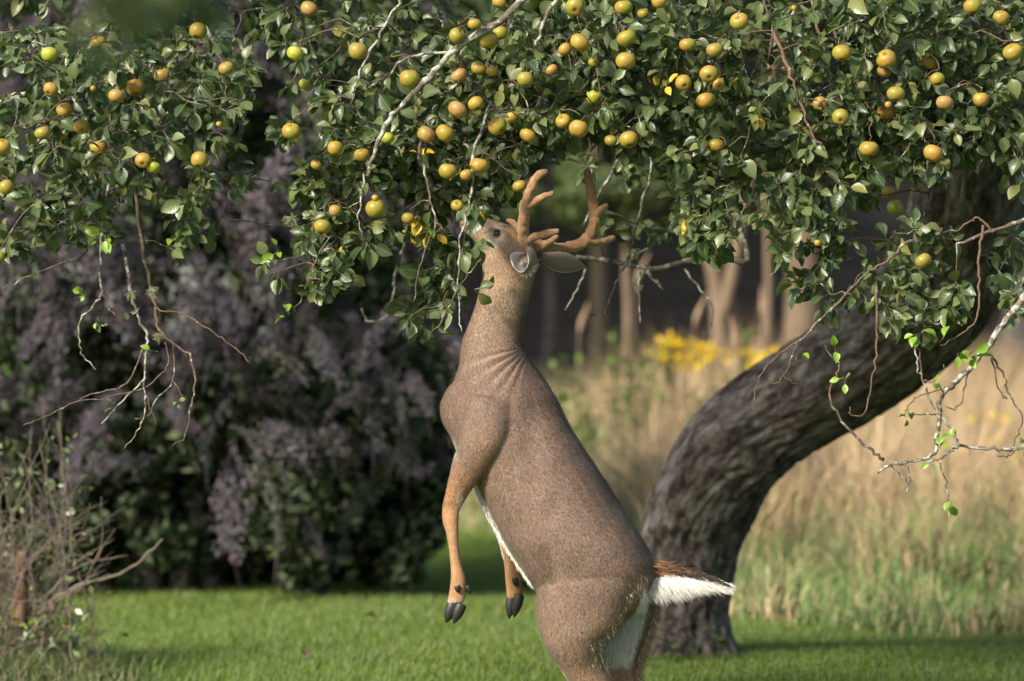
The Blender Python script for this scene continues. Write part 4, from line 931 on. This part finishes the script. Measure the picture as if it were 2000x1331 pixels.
NFORE = [(915, 770, 1015, 790, 14.90, .055), (900, 850, 990, 858, 14.865, .062), (888, 890, 958, 908, 14.855, .055), (879, 925, 936, 938, 14.855, .045), (870, 960, 915, 966, 14.86, .036), (863, 993, 901, 992, 14.86, .028), (865, 1018, 895, 1018, 14.855, .026), (872, 1042, 896, 1040, 14.85, .021),
         (876, 1070, 897, 1070, 14.85, .019), (879, 1105, 902, 1105, 14.85, .018), (879, 1130, 911, 1132, 14.85, .023), (876, 1155, 911, 1155, 14.85, .022), (873, 1180, 908, 1180, 14.85, .019)]
FFORE = [(925, 880, 1010, 900, 15.10, .05), (938, 945, 985, 950, 15.13, .042), (946, 995, 974, 1000, 15.14, .03), (963, 1032, 986, 1040, 15.14, .024), (974, 1062, 996, 1068, 15.14, .021), (981, 1095, 1006, 1095, 15.14, .02), (985, 1122, 1019, 1126, 15.14, .024), (987, 1148, 1022, 1150, 15.14, .022), (988, 1172, 1021, 1170, 15.14, .019)]
bag = Bag()
for rows in (HEAD, TORSO, BRISKET, NTHIGH, FTHIGH, NFORE, FFORE): bag.add(*loft(rows))
tmp = link('body_source', mesh_np('body_source', *bag.arrays()))
rm = tmp.modifiers.new('r', 'REMESH'); rm.mode = 'VOXEL'; rm.voxel_size = 0.0062
sm = tmp.modifiers.new('s', 'SMOOTH'); sm.factor = 0.5; sm.iterations = 14
dg = bpy.context.evaluated_depsgraph_get(); ev = tmp.evaluated_get(dg); em = ev.to_mesh()
nv = len(em.vertices); BV = np.empty(nv * 3, np.float32); em.vertices.foreach_get('co', BV); BV = BV.reshape(-1, 3).astype(float)
BN = np.empty(nv * 3, np.float32); em.vertices.foreach_get('normal', BN); BN = BN.reshape(-1, 3).astype(float)
BQ = np.array([p.vertices[:] for p in em.polygons if len(p.vertices) == 4]); ev.to_mesh_clear()
bpy.data.objects.remove(tmp)
def pxa(V): return 1000 + V[:, 0] / V[:, 1] * F, 665.5 + (H - V[:, 2]) / V[:, 1] * F
px, py = pxa(BV)
# skin folds at the base of the neck and slight muscle relief
ang = np.arctan2(py - 676, px - 1034); rr = np.hypot(px - 1034, py - 676)
amp = np.exp(-((rr - 45) / 70) ** 2) * smooth(1.6, 2.1, ang) * (1 - smooth(2.9, 3.14, ang))
dz = .0036 * amp * np.sin(ang * 25 + .012 * rr)
dz += .017 * np.exp(-(((px - 955) / 34) ** 2 + ((py - 840) / 60) ** 2)) * (BN[:, 1] < 0)          # shoulder
dz -= .014 * np.exp(-(((px - 1040) / 26) ** 2 + ((py - 840) / 90) ** 2)) * (BN[:, 1] < 0)         # behind the shoulder
dz -= .018 * np.exp(-(((px - 1075 - (py - 1110) * .25) / 20) ** 2 + ((py - 1110) / 55) ** 2)) * (BN[:, 1] < 0)   # flank hollow
dz += np.array([.0035 * nz(v, 14, 1) + .003 * nz(v, 6, 7) for v in BV]) * smooth(620, 760, py)
rib = np.sin(((px - 980) * .80 - (py - 900) * .62) / 13.0); dz += .0018 * rib * np.exp(-(((px - 1080) / 90) ** 2 + ((py - 930) / 80) ** 2))
BV = BV + BN * dz[:, None]
from mathutils.bvhtree import BVHTree
bvh = BVHTree.FromPolygons([tuple(v) for v in BV], [tuple(q) for q in BQ])
def hit(px, py):
    o = Vector((0, 0, H)); q = Vector(P(px, py, 10)) - o; r = bvh.ray_cast(o, q.normalized()); return np.array(r[0]), np.array(r[1])

def lerp(c, t, w): return c * (1 - w[:, None]) + np.array(t) * w[:, None]
def gauss(px, py, cx, cy, sx, sy, rot=0.0):
    x = px - cx; y = py - cy; c, s = math.cos(rot), math.sin(rot); x, y = x * c + y * s, -x * s + y * c
    return np.exp(-((x / sx) ** 2 + (y / sy) ** 2))
bl_y = [880, 955, 1010, 1060, 1102, 1145]; bl_x = [895, 926, 955, 984, 1012, 1040]
te_y = [1120, 1145, 1190, 1230, 1262, 1300, 1331, 1345]; te_x = [1268, 1254, 1236, 1208, 1172, 1178, 1196, 1200]
def coat(V, Nn):
    px, py = pxa(V); d = V[:, 1]; n = len(V); c = np.tile(np.array([.222, .148, .108]), (n, 1))
    big = np.array([mnoise.noise(Vector(v) * 9) for v in V]); c *= (1 + .12 * big)[:, None]
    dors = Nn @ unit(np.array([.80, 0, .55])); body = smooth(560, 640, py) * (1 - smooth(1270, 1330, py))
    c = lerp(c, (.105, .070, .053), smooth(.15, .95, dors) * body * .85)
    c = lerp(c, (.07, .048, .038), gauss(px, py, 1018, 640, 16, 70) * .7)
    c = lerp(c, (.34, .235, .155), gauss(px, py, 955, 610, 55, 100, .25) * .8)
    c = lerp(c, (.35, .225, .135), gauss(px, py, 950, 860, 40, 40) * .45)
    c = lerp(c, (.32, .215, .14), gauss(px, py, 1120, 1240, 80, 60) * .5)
    # legs
    xb = np.interp(py, bl_y, bl_x)
    nf = (d < 15.02) * smooth(-18, 8, xb - px) * smooth(885, 960, py) * (px < 940); ff = (d > 15.07) * smooth(955, 985, py) * (px < 1032) * (px < xb + 40)
    leg = np.clip(nf + ff, 0, 1)
    c = lerp(c, (.42, .225, .105), leg * .95)
    c = lerp(c, (.25, .13, .075), leg * gauss(px, py, 905, 945, 22, 40) * .6)
    c = lerp(c, (.56, .37, .22), leg * gauss(px, py, 887, 1070, 12, 50) * .35)
    c = lerp(c, (.60, .46, .34), leg * smooth(1163, 1176, py) * .6)
    c = lerp(c, (.62, .54, .45), leg * gauss(px, py, 899, 985, 6, 22) * .8)
    c = lerp(c, (.36, .19, .085), gauss(px, py, 943, 915, 16, 34) * .6 * (d < 14.95))
    hind = smooth(1275, 1345, py)
    c = lerp(c, (.40, .24, .135), hind * .75)
    # white belly line, throat, chin
    wb = smooth(.72, .93, Nn @ unit(np.array([-.86, 0, -.5]))) * smooth(940, 960, py) * (1 - smooth(1112, 1135, py)) * (np.abs(px - xb) < 22) * (d > 14.9)
    c = lerp(c, (.78, .74, .68), np.clip(wb * 1.2, 0, 1))
    c = lerp(c, (.74, .70, .64), smooth(.6, .95, Nn @ unit(np.array([-.75, 0, .0]))) * smooth(1290, 1320, py) * (px < 1135) * (1 - smooth(1350, 1400, py)))
    c = lerp(c, (.68, .62, .55), gauss(px, py, 886, 878, 6, 16))
    # head
    hd = 1 - smooth(540, 600, py)
    c = lerp(c, (.40, .27, .17), hd * .8)
    c = lerp(c, (.16, .125, .10), hd * gauss(px, py, 940, 436, 30, 9, .25) * .85)
    c = lerp(c, (.36, .20, .095), hd * gauss(px, py, 1005, 452, 22, 14, .5) * .9)
    c = lerp(c, (.66, .60, .53), hd * gauss(px, py, 966, 472, 15, 9) * .9)
    c = lerp(c, (.68, .62, .56), hd * gauss(px, py, 975, 441, 9, 5) * .75)
    c = lerp(c, (.60, .54, .47), hd * gauss(px, py, 955, 460, 6, 10) * .6)
    c = lerp(c, (.03, .022, .02), hd * gauss(px, py, 970, 456, 8.5, 10.5) * 1.0)
    c = lerp(c, (.66, .60, .52), hd * gauss(px, py, 938, 512, 7, 22) * .8)
    c = lerp(c, (.55, .45, .37), hd * gauss(px, py, 908, 452, 14, 10) * .8)
    c = lerp(c, (.055, .04, .04), hd * gauss(px, py, 893, 424, 9, 9) * .9)
    c = lerp(c, (.15, .10, .07), hd * gauss(px, py, 1030, 492, 16, 12) * .6)
    c = lerp(c, (.12, .085, .065), hd * gauss(px, py, 1050, 530, 14, 34) * .7)
    # white patch between the haunches
    xe = np.interp(py, te_y, te_x); xr = np.interp(py, [1120, 1160, 1202, 1246, 1288], [1276, 1281, 1276, 1260, 1247])
    jt = big * 9; we = smooth(-9, 15, px - xe + jt) * smooth(1118, 1142, py) * (1 - smooth(1262, 1300, py)) * smooth(10, 26, xr - px)
    we = np.maximum(we, smooth(-3, 3, px - xe) * smooth(1118, 1142, py) * (d > 14.99) * (1 - smooth(1275, 1315, py)) * smooth(10, 26, xr - px))
    c = lerp(c, (.70, .66, .58), np.clip(we, 0, 1))
    rimw = gauss(px - xe, py * 0, -9, 0, 9, 99) * smooth(1125, 1150, py) * (1 - smooth(1255, 1275, py)) * (d < 15)
    c = lerp(c, (.40, .235, .11), rimw * .7)
    return np.clip(c, .01, .9)
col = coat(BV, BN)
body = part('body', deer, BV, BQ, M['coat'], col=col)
# fur: short strands that follow the lie of the coat
flowl = []
for rows, nk in ((HEAD[4:], 1), (TORSO, 1), (NTHIGH[5:], 1), (FTHIGH[3:], 1), (NFORE[3:], 1), (FFORE[1:], 1)):
    r_ = np.array(rows); cpt = np.array([P((a[0] + a[2]) / 2, (a[1] + a[3]) / 2, a[4]) for a in r_]); cpt = crom(cpt, 3); flowl.append((cpt, unit(np.gradient(cpt, axis=0))))
fc = np.concatenate([a for a, b in flowl]); fd = np.concatenate([b for a, b in flowl])
q0, q1, q2, q3 = (BV[BQ[:, i]] for i in range(4)); ar = np.linalg.norm(np.cross(q2 - q0, q3 - q1), axis=1) / 2
fcen = (q0 + q2) / 2; fx, fy = pxa(fcen)
wgt = ar * np.where(BN[BQ[:, 0], 1] > .35, .15, 1.0) * np.where(fy > 1345, .25, 1.0)
NS = 260000
qi = rng.choice(len(BQ), NS, p=wgt / wgt.sum()); a, b = rng.random((2, NS, 1))
p = (q0[qi] * (1 - a) + q1[qi] * a) * (1 - b) + (q3[qi] * (1 - a) + q2[qi] * a) * b
nn_ = unit(BN[BQ[qi]].mean(1)); cc = col[BQ[qi]].mean(1)
fi = np.concatenate([np.argmin(((p[s:s + 4000, None] - fc[None]) ** 2).sum(-1), axis=1) for s in range(0, NS, 4000)])
dr = fd[fi] + rng.normal(size=(NS, 3)) * .28; dr = unit(dr - nn_ * (dr * nn_).sum(1, keepdims=True))
spx, spy = pxa(p)
ok = np.hypot(spx - 970, spy - 456) > 13
L_ = (.007 + .006 * rng.random(NS)) * np.where(spy < 560, .55, 1.0) * np.where((spy > 990) & (spx < 1030) & (spx < np.interp(spy, bl_y, bl_x) + 6), .4, 1.0)
L_ = L_ * np.where(cc.min(1) > .5, 2.0, 1.0)
sd = unit(np.cross(dr, nn_)); w = (.0005 + .0005 * rng.random((NS, 1)))
tip = p + dr * L_[:, None] + nn_ * L_[:, None] * (.16 + .22 * rng.random((NS, 1)))
FV = np.stack([p - sd * w, p + sd * w, tip], 1)[ok].reshape(-1, 3)
var = np.exp(rng.normal(size=(NS, 1)) * .32); var[rng.random(NS) < .16] *= .42
fcol = np.stack([cc * var * .9, cc * var * .9, cc * var * 1.15], 1)[ok].reshape(-1, 3)
fn = np.repeat(unit(nn_ + rng.normal(size=(NS, 3)) * .18)[ok], 3, 0)
fur = part('fur', deer, FV, np.arange(len(FV)).reshape(-1, 3), M['fur'], col=np.clip(fcol, .01, .95), normals=fn); fur['kind'] = 'stuff'
# long hairs
def hairs(name, p0, d, L, droop, w, colr, parent=deer):
    n = len(p0); d = unit(d); L = L[:, None]; s = unit(np.cross(d, np.array([0, 1.0, 0.2])) + rng.normal(size=(n, 3)) * .2); w = np.full((n, 1), w)
    p1 = p0 + d * L * .5 + np.array([0, 0, -1]) * L * droop * .2; p2 = p0 + d * L + np.array([0, 0, -1]) * L * droop * .7
    V = np.stack([p0 - s * w, p0 + s * w, p1 + s * w * .7, p1 - s * w * .7, p2], 1).reshape(-1, 3); k = np.arange(n)[:, None] * 5
    T = np.concatenate([k + [[0, 1, 2]], k + [[0, 2, 3]], k + [[3, 2, 4]]])
    o = part(name, parent, V, T, M['fur'], col=np.repeat(np.clip(colr, .01, .95), 5, 0)); o['kind'] = 'stuff'; return o
# tail
TAIL = [(1240, 1100, 1238, 1150, 14.94, .028), (1275, 1103, 1268, 1138, 14.92, .026), (1310, 1109, 1303, 1134, 14.90, .020), (1350, 1119, 1346, 1138, 14.88, .016), (1392, 1131, 1389, 1145, 14.86, .012), (1420, 1141, 1418, 1150, 14.85, .007), (1433, 1148, 1432, 1152, 14.85, .004)]
V, Q, T = loft(TAIL, 4, 20)
tpx, tpy = pxa(V); mid = np.interp(tpx, [1240, 1270, 1310, 1350, 1392, 1433], [1150, 1135, 1126, 1131, 1136, 1150])
wtop = smooth(-4, 4, mid - tpy); tc = np.array([.72, .69, .64]) * (1 - wtop[:, None]) + np.where((tpx < 1320)[:, None], np.array([.16, .09, .05]), np.array([.06, .045, .04])) * wtop[:, None]
tail = part('tail', deer, V, [Q, T], M['coat'], col=tc)
tr_ = np.random.default_rng(5); n = 7500; u = tr_.random(n)
tx = 1262 + u * 165; ty = np.interp(tx, [1240, 1270, 1310, 1350, 1392, 1433], [1140, 1132, 1132, 1136, 1142, 1151]) + tr_.normal(size=n) * 4
dpt = 14.93 - u * .08 - .03 * tr_.random(n); p0 = np.array([P(a, b, c) for a, b, c in zip(tx, ty, dpt)])
dd = np.stack([np.interp(u, [0, .3, 1], [.25, .75, 1.0]), -.15 + .3 * tr_.normal(size=n) * .4, np.interp(u, [0, .3, 1], [-1.0, -.75, -.22])], 1) + tr_.normal(size=(n, 3)) * .16
hairs('tail_hair', p0, dd, np.interp(u, [0, .25, .6, 1], [.075, .085, .055, .022]) * (.35 + .85 * tr_.random(n)), .05, .0011, np.array([.72, .69, .63]) * (.55 + .5 * tr_.random((n, 1))))['label'] = 'long white hair under the raised tail'
n = 4200; u = tr_.random(n); tx = 1245 + u * 178
ty = np.interp(tx, [1240, 1275, 1310, 1350, 1392, 1433], [1104, 1106, 1112, 1121, 1132, 1149]) + tr_.normal(size=n) * 6 * (1 - .7 * u)
p0 = np.array([P(a, b, c) for a, b, c in zip(tx, ty, 14.92 - u * .08 + tr_.normal(size=n) * .015)])
dd = np.stack([np.ones(n), .15 * tr_.normal(size=n), np.full(n, -.16) + .14 * tr_.normal(size=n)], 1)
cA = np.where((u < .38 + .12 * tr_.normal(size=n))[:, None], np.array([.22, .115, .055]), np.array([.065, .045, .04])) * (.6 + .8 * tr_.random((n, 1)))
hairs('tail_hair', p0, dd, (.022 + .02 * tr_.random(n)) * (1 - .55 * u), .05, .0010, cA)['label'] = 'rusty to blackish hair on top of the tail'
# fringe of the haunch, white rump hair, elbow, far thigh edge
def along(ys, xs, n, r, jx=3): 
    yy = r.uniform(ys[0], ys[-1], n); return np.interp(yy, ys, xs) + r.normal(size=n) * jx, yy
hx, hy = along(te_y[:6], te_x[:6], 1500, tr_, 8); P0 = []
for a, b in zip(hx, hy):
    h_ = bvh.ray_cast(Vector((0, 0, H)), (Vector(P(a - 4, b, 10)) - Vector((0, 0, H))).normalized()); P0.append(np.array(h_[0]) if h_[0] is not None and h_[0][1] < 15 else P(a, b, 14.9))
P0 = np.array(P0); n = len(P0); cw = tr_.random(n)
hairs('rump_hair', P0, np.array([.35, .0, -.95]) + tr_.normal(size=(n, 3)) * .2, .008 + .018 * tr_.random(n) ** 2, .1, .0006, np.where((cw < .16)[:, None], np.array([.60, .54, .45]), np.array([.25, .155, .095])) * (.55 + .6 * tr_.random((n, 1))))
pm_ = (spy > 1125) & (spy < 1295) & (cc.min(1) > .42) & (spx > 1180); p0 = p[pm_]; n = len(p0)
hairs('rump_hair', p0, dr[pm_] * .6 + nn_[pm_] * .25 + np.array([.15, 0, -.5]) + tr_.normal(size=(n, 3)) * .22, .015 + .03 * tr_.random(n), .1, .0008, np.array([.72, .68, .60]) * (.55 + .55 * tr_.random((n, 1))))['label'] = 'long white hair between the haunches'
fx_, fy_ = along([1150, 1200, 1246, 1290, 1330], [1284, 1280, 1263, 1250, 1246], 900, tr_, 4); n = 900
p0 = np.array([P(a, b, 15.06 + tr_.normal() * .02) for a, b in zip(fx_, fy_)])
hairs('rump_hair', p0, np.array([.45, 0, -.85]) + tr_.normal(size=(n, 3)) * .25, .015 + .03 * tr_.random(n), .1, .0008, np.where((tr_.random(n) < .5)[:, None], np.array([.16, .10, .065]), np.array([.38, .27, .17])) * (.6 + .7 * tr_.random((n, 1))))
ex, ey = along([945, 960, 985, 1003], [922, 912, 899, 893], 200, tr_, 2); n = 200
hairs('leg_hair', np.array([P(a, b, 14.85) for a, b in zip(ex, ey)]), np.array([.55, -.1, -.8]) + tr_.normal(size=(n, 3)) * .25, .008 + .008 * tr_.random(n), .1, .0006, np.array([.50, .38, .26]) * (.6 + .6 * tr_.random((n, 1))))
bx, by = along([945, 1010, 1060, 1102, 1140], [923, 955, 984, 1012, 1038], 1500, tr_, 2); n = 1500
hairs('belly_hair', np.array([P(a, b, 14.96 + tr_.normal() * .03) for a, b in zip(bx, by)]), np.array([.25, 0, -.95]) + tr_.normal(size=(n, 3)) * .2, .012 + .014 * tr_.random(n), .1, .0009, np.array([.75, .71, .64]) * (.65 + .5 * tr_.random((n, 1))))
# face: eye, nose
ph, nh = hit(970.5, 455.5)
def ball(c, r, sx=(1, 1, 1), n=16):
    Vv, Qq = lathe([(max(.001, math.sin(t)), -math.cos(t)) for t in np.linspace(0, math.pi, 10)], n); return Vv * r * np.array(sx) + c, Qq
V, Q = ball(ph + nh * -.0055, .0125, (.95, 1, 1.15)); part('eye', deer, V, Q, M['eye'])
for s_, c0 in ((1, .9), (-1, 1.0)):
    a_ = np.linspace(-1.25, 1.25, 9); u_ = unit(np.cross(nh, [0, 0, 1.0])); v_ = np.cross(u_, nh)
    rim = [ph + nh * .0035 * math.cos(x) + u_ * .0125 * math.sin(x) * .95 + v_ * s_ * .0125 * math.cos(x) * c0 for x in a_]
    V, Q, T = tube(np.array(rim), np.interp(np.arange(9), [0, 4, 8], [.0012, .003, .0012]), 6); part('eyelid', deer, V, [Q, T], M['nose'])
V, Q, T = loft([(896, 430, 891, 417, 15.07, .012), (893, 436, 897, 412, 15.07, .022), (899, 440, 903, 412, 15.07, .024), (903, 436, 906, 416, 15.07, .015)], 3, 16); part('nose', deer, V, [Q, T], M['nose'])
V, Q, T = tube([P(897, 438, 15.03), P(908, 441, 15.025), P(921, 446, 15.025)], [.002, .003, .001], 6); part('mouth', deer, V, [Q, T], M['nose'])
# ears
def ear(base, tip, back, prof, amax, wpx, outer, inner, opens):
    base, tip, back = np.array(base), np.array(tip), unit(back); ax = tip - base; Ln = np.linalg.norm(ax); ax /= Ln; back = unit(back - ax * (back @ ax)); side = np.cross(ax, back)
    nt, na = 15, 17; vs = {0: [], 1: []}; cs = {0: [], 1: []}
    for i in range(nt):
        t = i / (nt - 1); r = np.interp(t, np.linspace(0, 1, len(prof)), prof)
        for j in range(na):
            f = j / (na - 1) * 2 - 1; am = amax * np.interp(t, [0, .25, .7, 1], [1.25, 1.0, opens, .3]); a = f * am
            for k in (0, 1):
                rr_ = r - (.0035 if k else 0)
                p_ = base + ax * Ln * t + (back * (math.cos(a) - (.55 if True else 0)) + side * math.sin(a)) * rr_
                vs[k].append(p_)
                e_ = abs(f)
                if k == 0: cs[k].append(np.array(outer) * (1 - .25 * t) if e_ < .93 else np.array([.66, .62, .57]))
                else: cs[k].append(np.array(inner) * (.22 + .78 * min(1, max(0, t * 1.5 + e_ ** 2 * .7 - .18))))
    V = np.array(vs[0] + vs[1]); n0 = nt * na; Q = []
    for i in range(nt - 1):
        for j in range(na - 1):
            q = i * na + j; Q.append([q, q + 1, q + na + 1, q + na]); Q.append([n0 + q, n0 + q + na, n0 + q + na + 1, n0 + q + 1])
    for i in range(nt - 1):
        for j in (0, na - 1): q = i * na + j; Q.append([q, q + na, n0 + q + na, n0 + q])
    for j in range(na - 1): q = (nt - 1) * na + j; Q.append([q, q + 1, n0 + q + 1, n0 + q])
    return V, np.array(Q), np.array(cs[0] + cs[1])
V, Q, c_ = ear(P(1037, 508, 15.02), P(1020, 529, 14.88), (.45, .1, -.9), [.014, .032, .045, .049, .044, .030, .014], 2.55, 0, (.27, .19, .135), (.80, .73, .69), .85)
o = part('ear', deer, V, Q, M['coat'], col=c_); o['label'] = 'left ear turned to show its white inside'
V, Q, c_ = ear(P(1058, 497, 15.12), P(1147, 524, 15.19), (.05, -.95, .25), [.014, .030, .041, .043, .036, .022, .004], 1.5, 0, (.215, .16, .125), (.62, .52, .46), .8)
o = part('ear', deer, V, Q, M['coat'], col=c_); o['label'] = 'right ear held back, grey brown from behind'
n = 520; tt = .15 + .8 * tr_.random(n); e0 = P(1040, 510, 15.0); e1 = P(1020, 533, 14.90)
pp_ = e0 + (e1 - e0) * tt[:, None] * .8; dirr = np.stack([tr_.normal(size=n), -.5 * np.ones(n), tr_.normal(size=n)], 1)
hairs('ear_hair', pp_ + unit(dirr) * .024, dirr, .009 + .010 * tr_.random(n), .1, .0006, np.array([.72, .66, .60]) * (.6 + .5 * tr_.random((n, 1))))
# antlers in velvet
def antler(label, beams):
    o = None
    for i, rows in enumerate(beams):
        pts_ = crom(np.array([[*P(a, b, d), r * .93 / F * d] for a, b, r, d in rows]), 6)
        # rounded tip
        tipd = unit(pts_[-1, :3] - pts_[-2, :3]); rt = pts_[-1, 3]; ext = [np.append(pts_[-1, :3] + tipd * rt * math.sin(x), rt * math.cos(x)) for x in (.5, .95, 1.35)]
        pts_ = np.vstack([pts_, ext]); sg = 16; V, Q, T = tube(pts_[:, :3], pts_[:, 3], sg)
        cen_ = np.vstack([np.repeat(pts_[:, :3], sg, 0), pts_[[0, -1], :3]]); V = V + (V - cen_) * np.array([.28 * nz(v, 45, i) + .14 * nz(v, 110, i) for v in V])[:, None]
        if i == 0: o = part('antler', deer, V, [Q, T], M['velvet']); o['label'] = label; ab = Bag(); ab.add(V, Q, T)
        else: ab.add(V, Q, T)
    V, Fs = ab.arrays(); old = o.data; o.data = mesh_np('antler', V - hz, Fs, M['velvet']); bpy.data.meshes.remove(old)
antler('left antler, two upright tines and a short brow tine', [
    [(1034, 496, 13, 15.03), (1030, 486, 13, 15.02), (1024, 466, 12.5, 15.0), (1022, 444, 12.5, 14.98), (1024, 415, 12, 14.95), (1029, 391, 12, 14.93), (1036, 370, 10.5, 14.92), (1045, 351, 9.5, 14.92), (1056, 340, 8.5, 14.92), (1065, 336, 6.5, 14.92)],
    [(1028, 404, 10, 14.94), (1042, 395, 9, 14.93), (1062, 384, 7, 14.92), (1079, 378, 5.2, 14.91)],
    [(1026, 470, 10, 15.0), (1045, 463, 9, 14.99), (1070, 456, 7.5, 14.98), (1088, 452, 5.2, 14.97)],
    [(1022, 456, 9, 15.0), (1012, 444, 7, 15.0), (998, 433, 5.5, 15.0), (993, 431, 4.5, 15.0)]])
antler('right antler, long beam sweeping right with one tall tine', [
    [(1036, 484, 12, 15.10), (1049, 480, 12.5, 15.12), (1071, 484, 12, 15.15), (1095, 486, 12, 15.18), (1124, 481, 12, 15.21), (1146, 467, 12, 15.23), (1158, 446, 12, 15.24), (1161, 420, 12, 15.25), (1157, 394, 11, 15.25), (1152, 362, 9.5, 15.25), (1147, 336, 7, 15.25)],
    [(1161, 426, 9.5, 15.25), (1170, 413, 8.5, 15.24), (1183, 402, 6, 15.23)],
    [(1140, 472, 10.5, 15.22), (1158, 474, 9.5, 15.24), (1178, 472, 8, 15.26), (1197, 466, 5.8, 15.28)],
    [(1054, 484, 9, 15.12), (1070, 475, 8, 15.12), (1087, 464, 5.5, 15.12)]])
# hooves and dewclaws
def toe(top, tip_, w, d, hd):
    ax = np.array(tip_, float) - np.array(top, float); nrm_ = np.array([-ax[1], ax[0]]) / np.hypot(*ax); rows = []
    for t, k in ((-.12, .85), (0, 1.0), (.35, .98), (.68, .68), (.9, .30), (1.0, .08)):
        c = np.array(top) + ax * t; l = c + nrm_ * w * k; r = c - nrm_ * w * k; rows.append((l[0], l[1], r[0], r[1], d, hd * k))
    return loft(rows, 3, 14)
for top, tip_, w, d in [((884, 1183), (871, 1217), 11.5, 14.852), ((900, 1184), (886, 1219), 11, 14.828), ((1000, 1170), (994, 1209), 11, 15.15), ((1014, 1166), (1004, 1207), 10, 15.12),
                        ((1178, 1566), (1160, 1588), 13, 14.885), ((1192, 1568), (1176, 1590), 12, 14.855), ((1225, 1555), (1206, 1575), 13, 15.10), ((1238, 1556), (1222, 1577), 12, 15.07)]:
    V, Q, T = toe(top, tip_, w, d, .017); part('hoof', deer, V, [Q, T], M['hoof'])
for a, b, d in [((893, 1146), (896, 1159), 14.825), ((913, 1146), (919, 1161), 14.85), ((1005, 1131), (1010, 1148), 15.11), ((1022, 1134), (1029, 1147), 15.14), ((1200, 1538), (1206, 1552), 14.87), ((1250, 1530), (1256, 1544), 15.08)]:
    V, Q, T = toe(a, b, 6, d, .010); part('dewclaw', deer, V, [Q, T], M['hoof'])
print('body verts', nv)
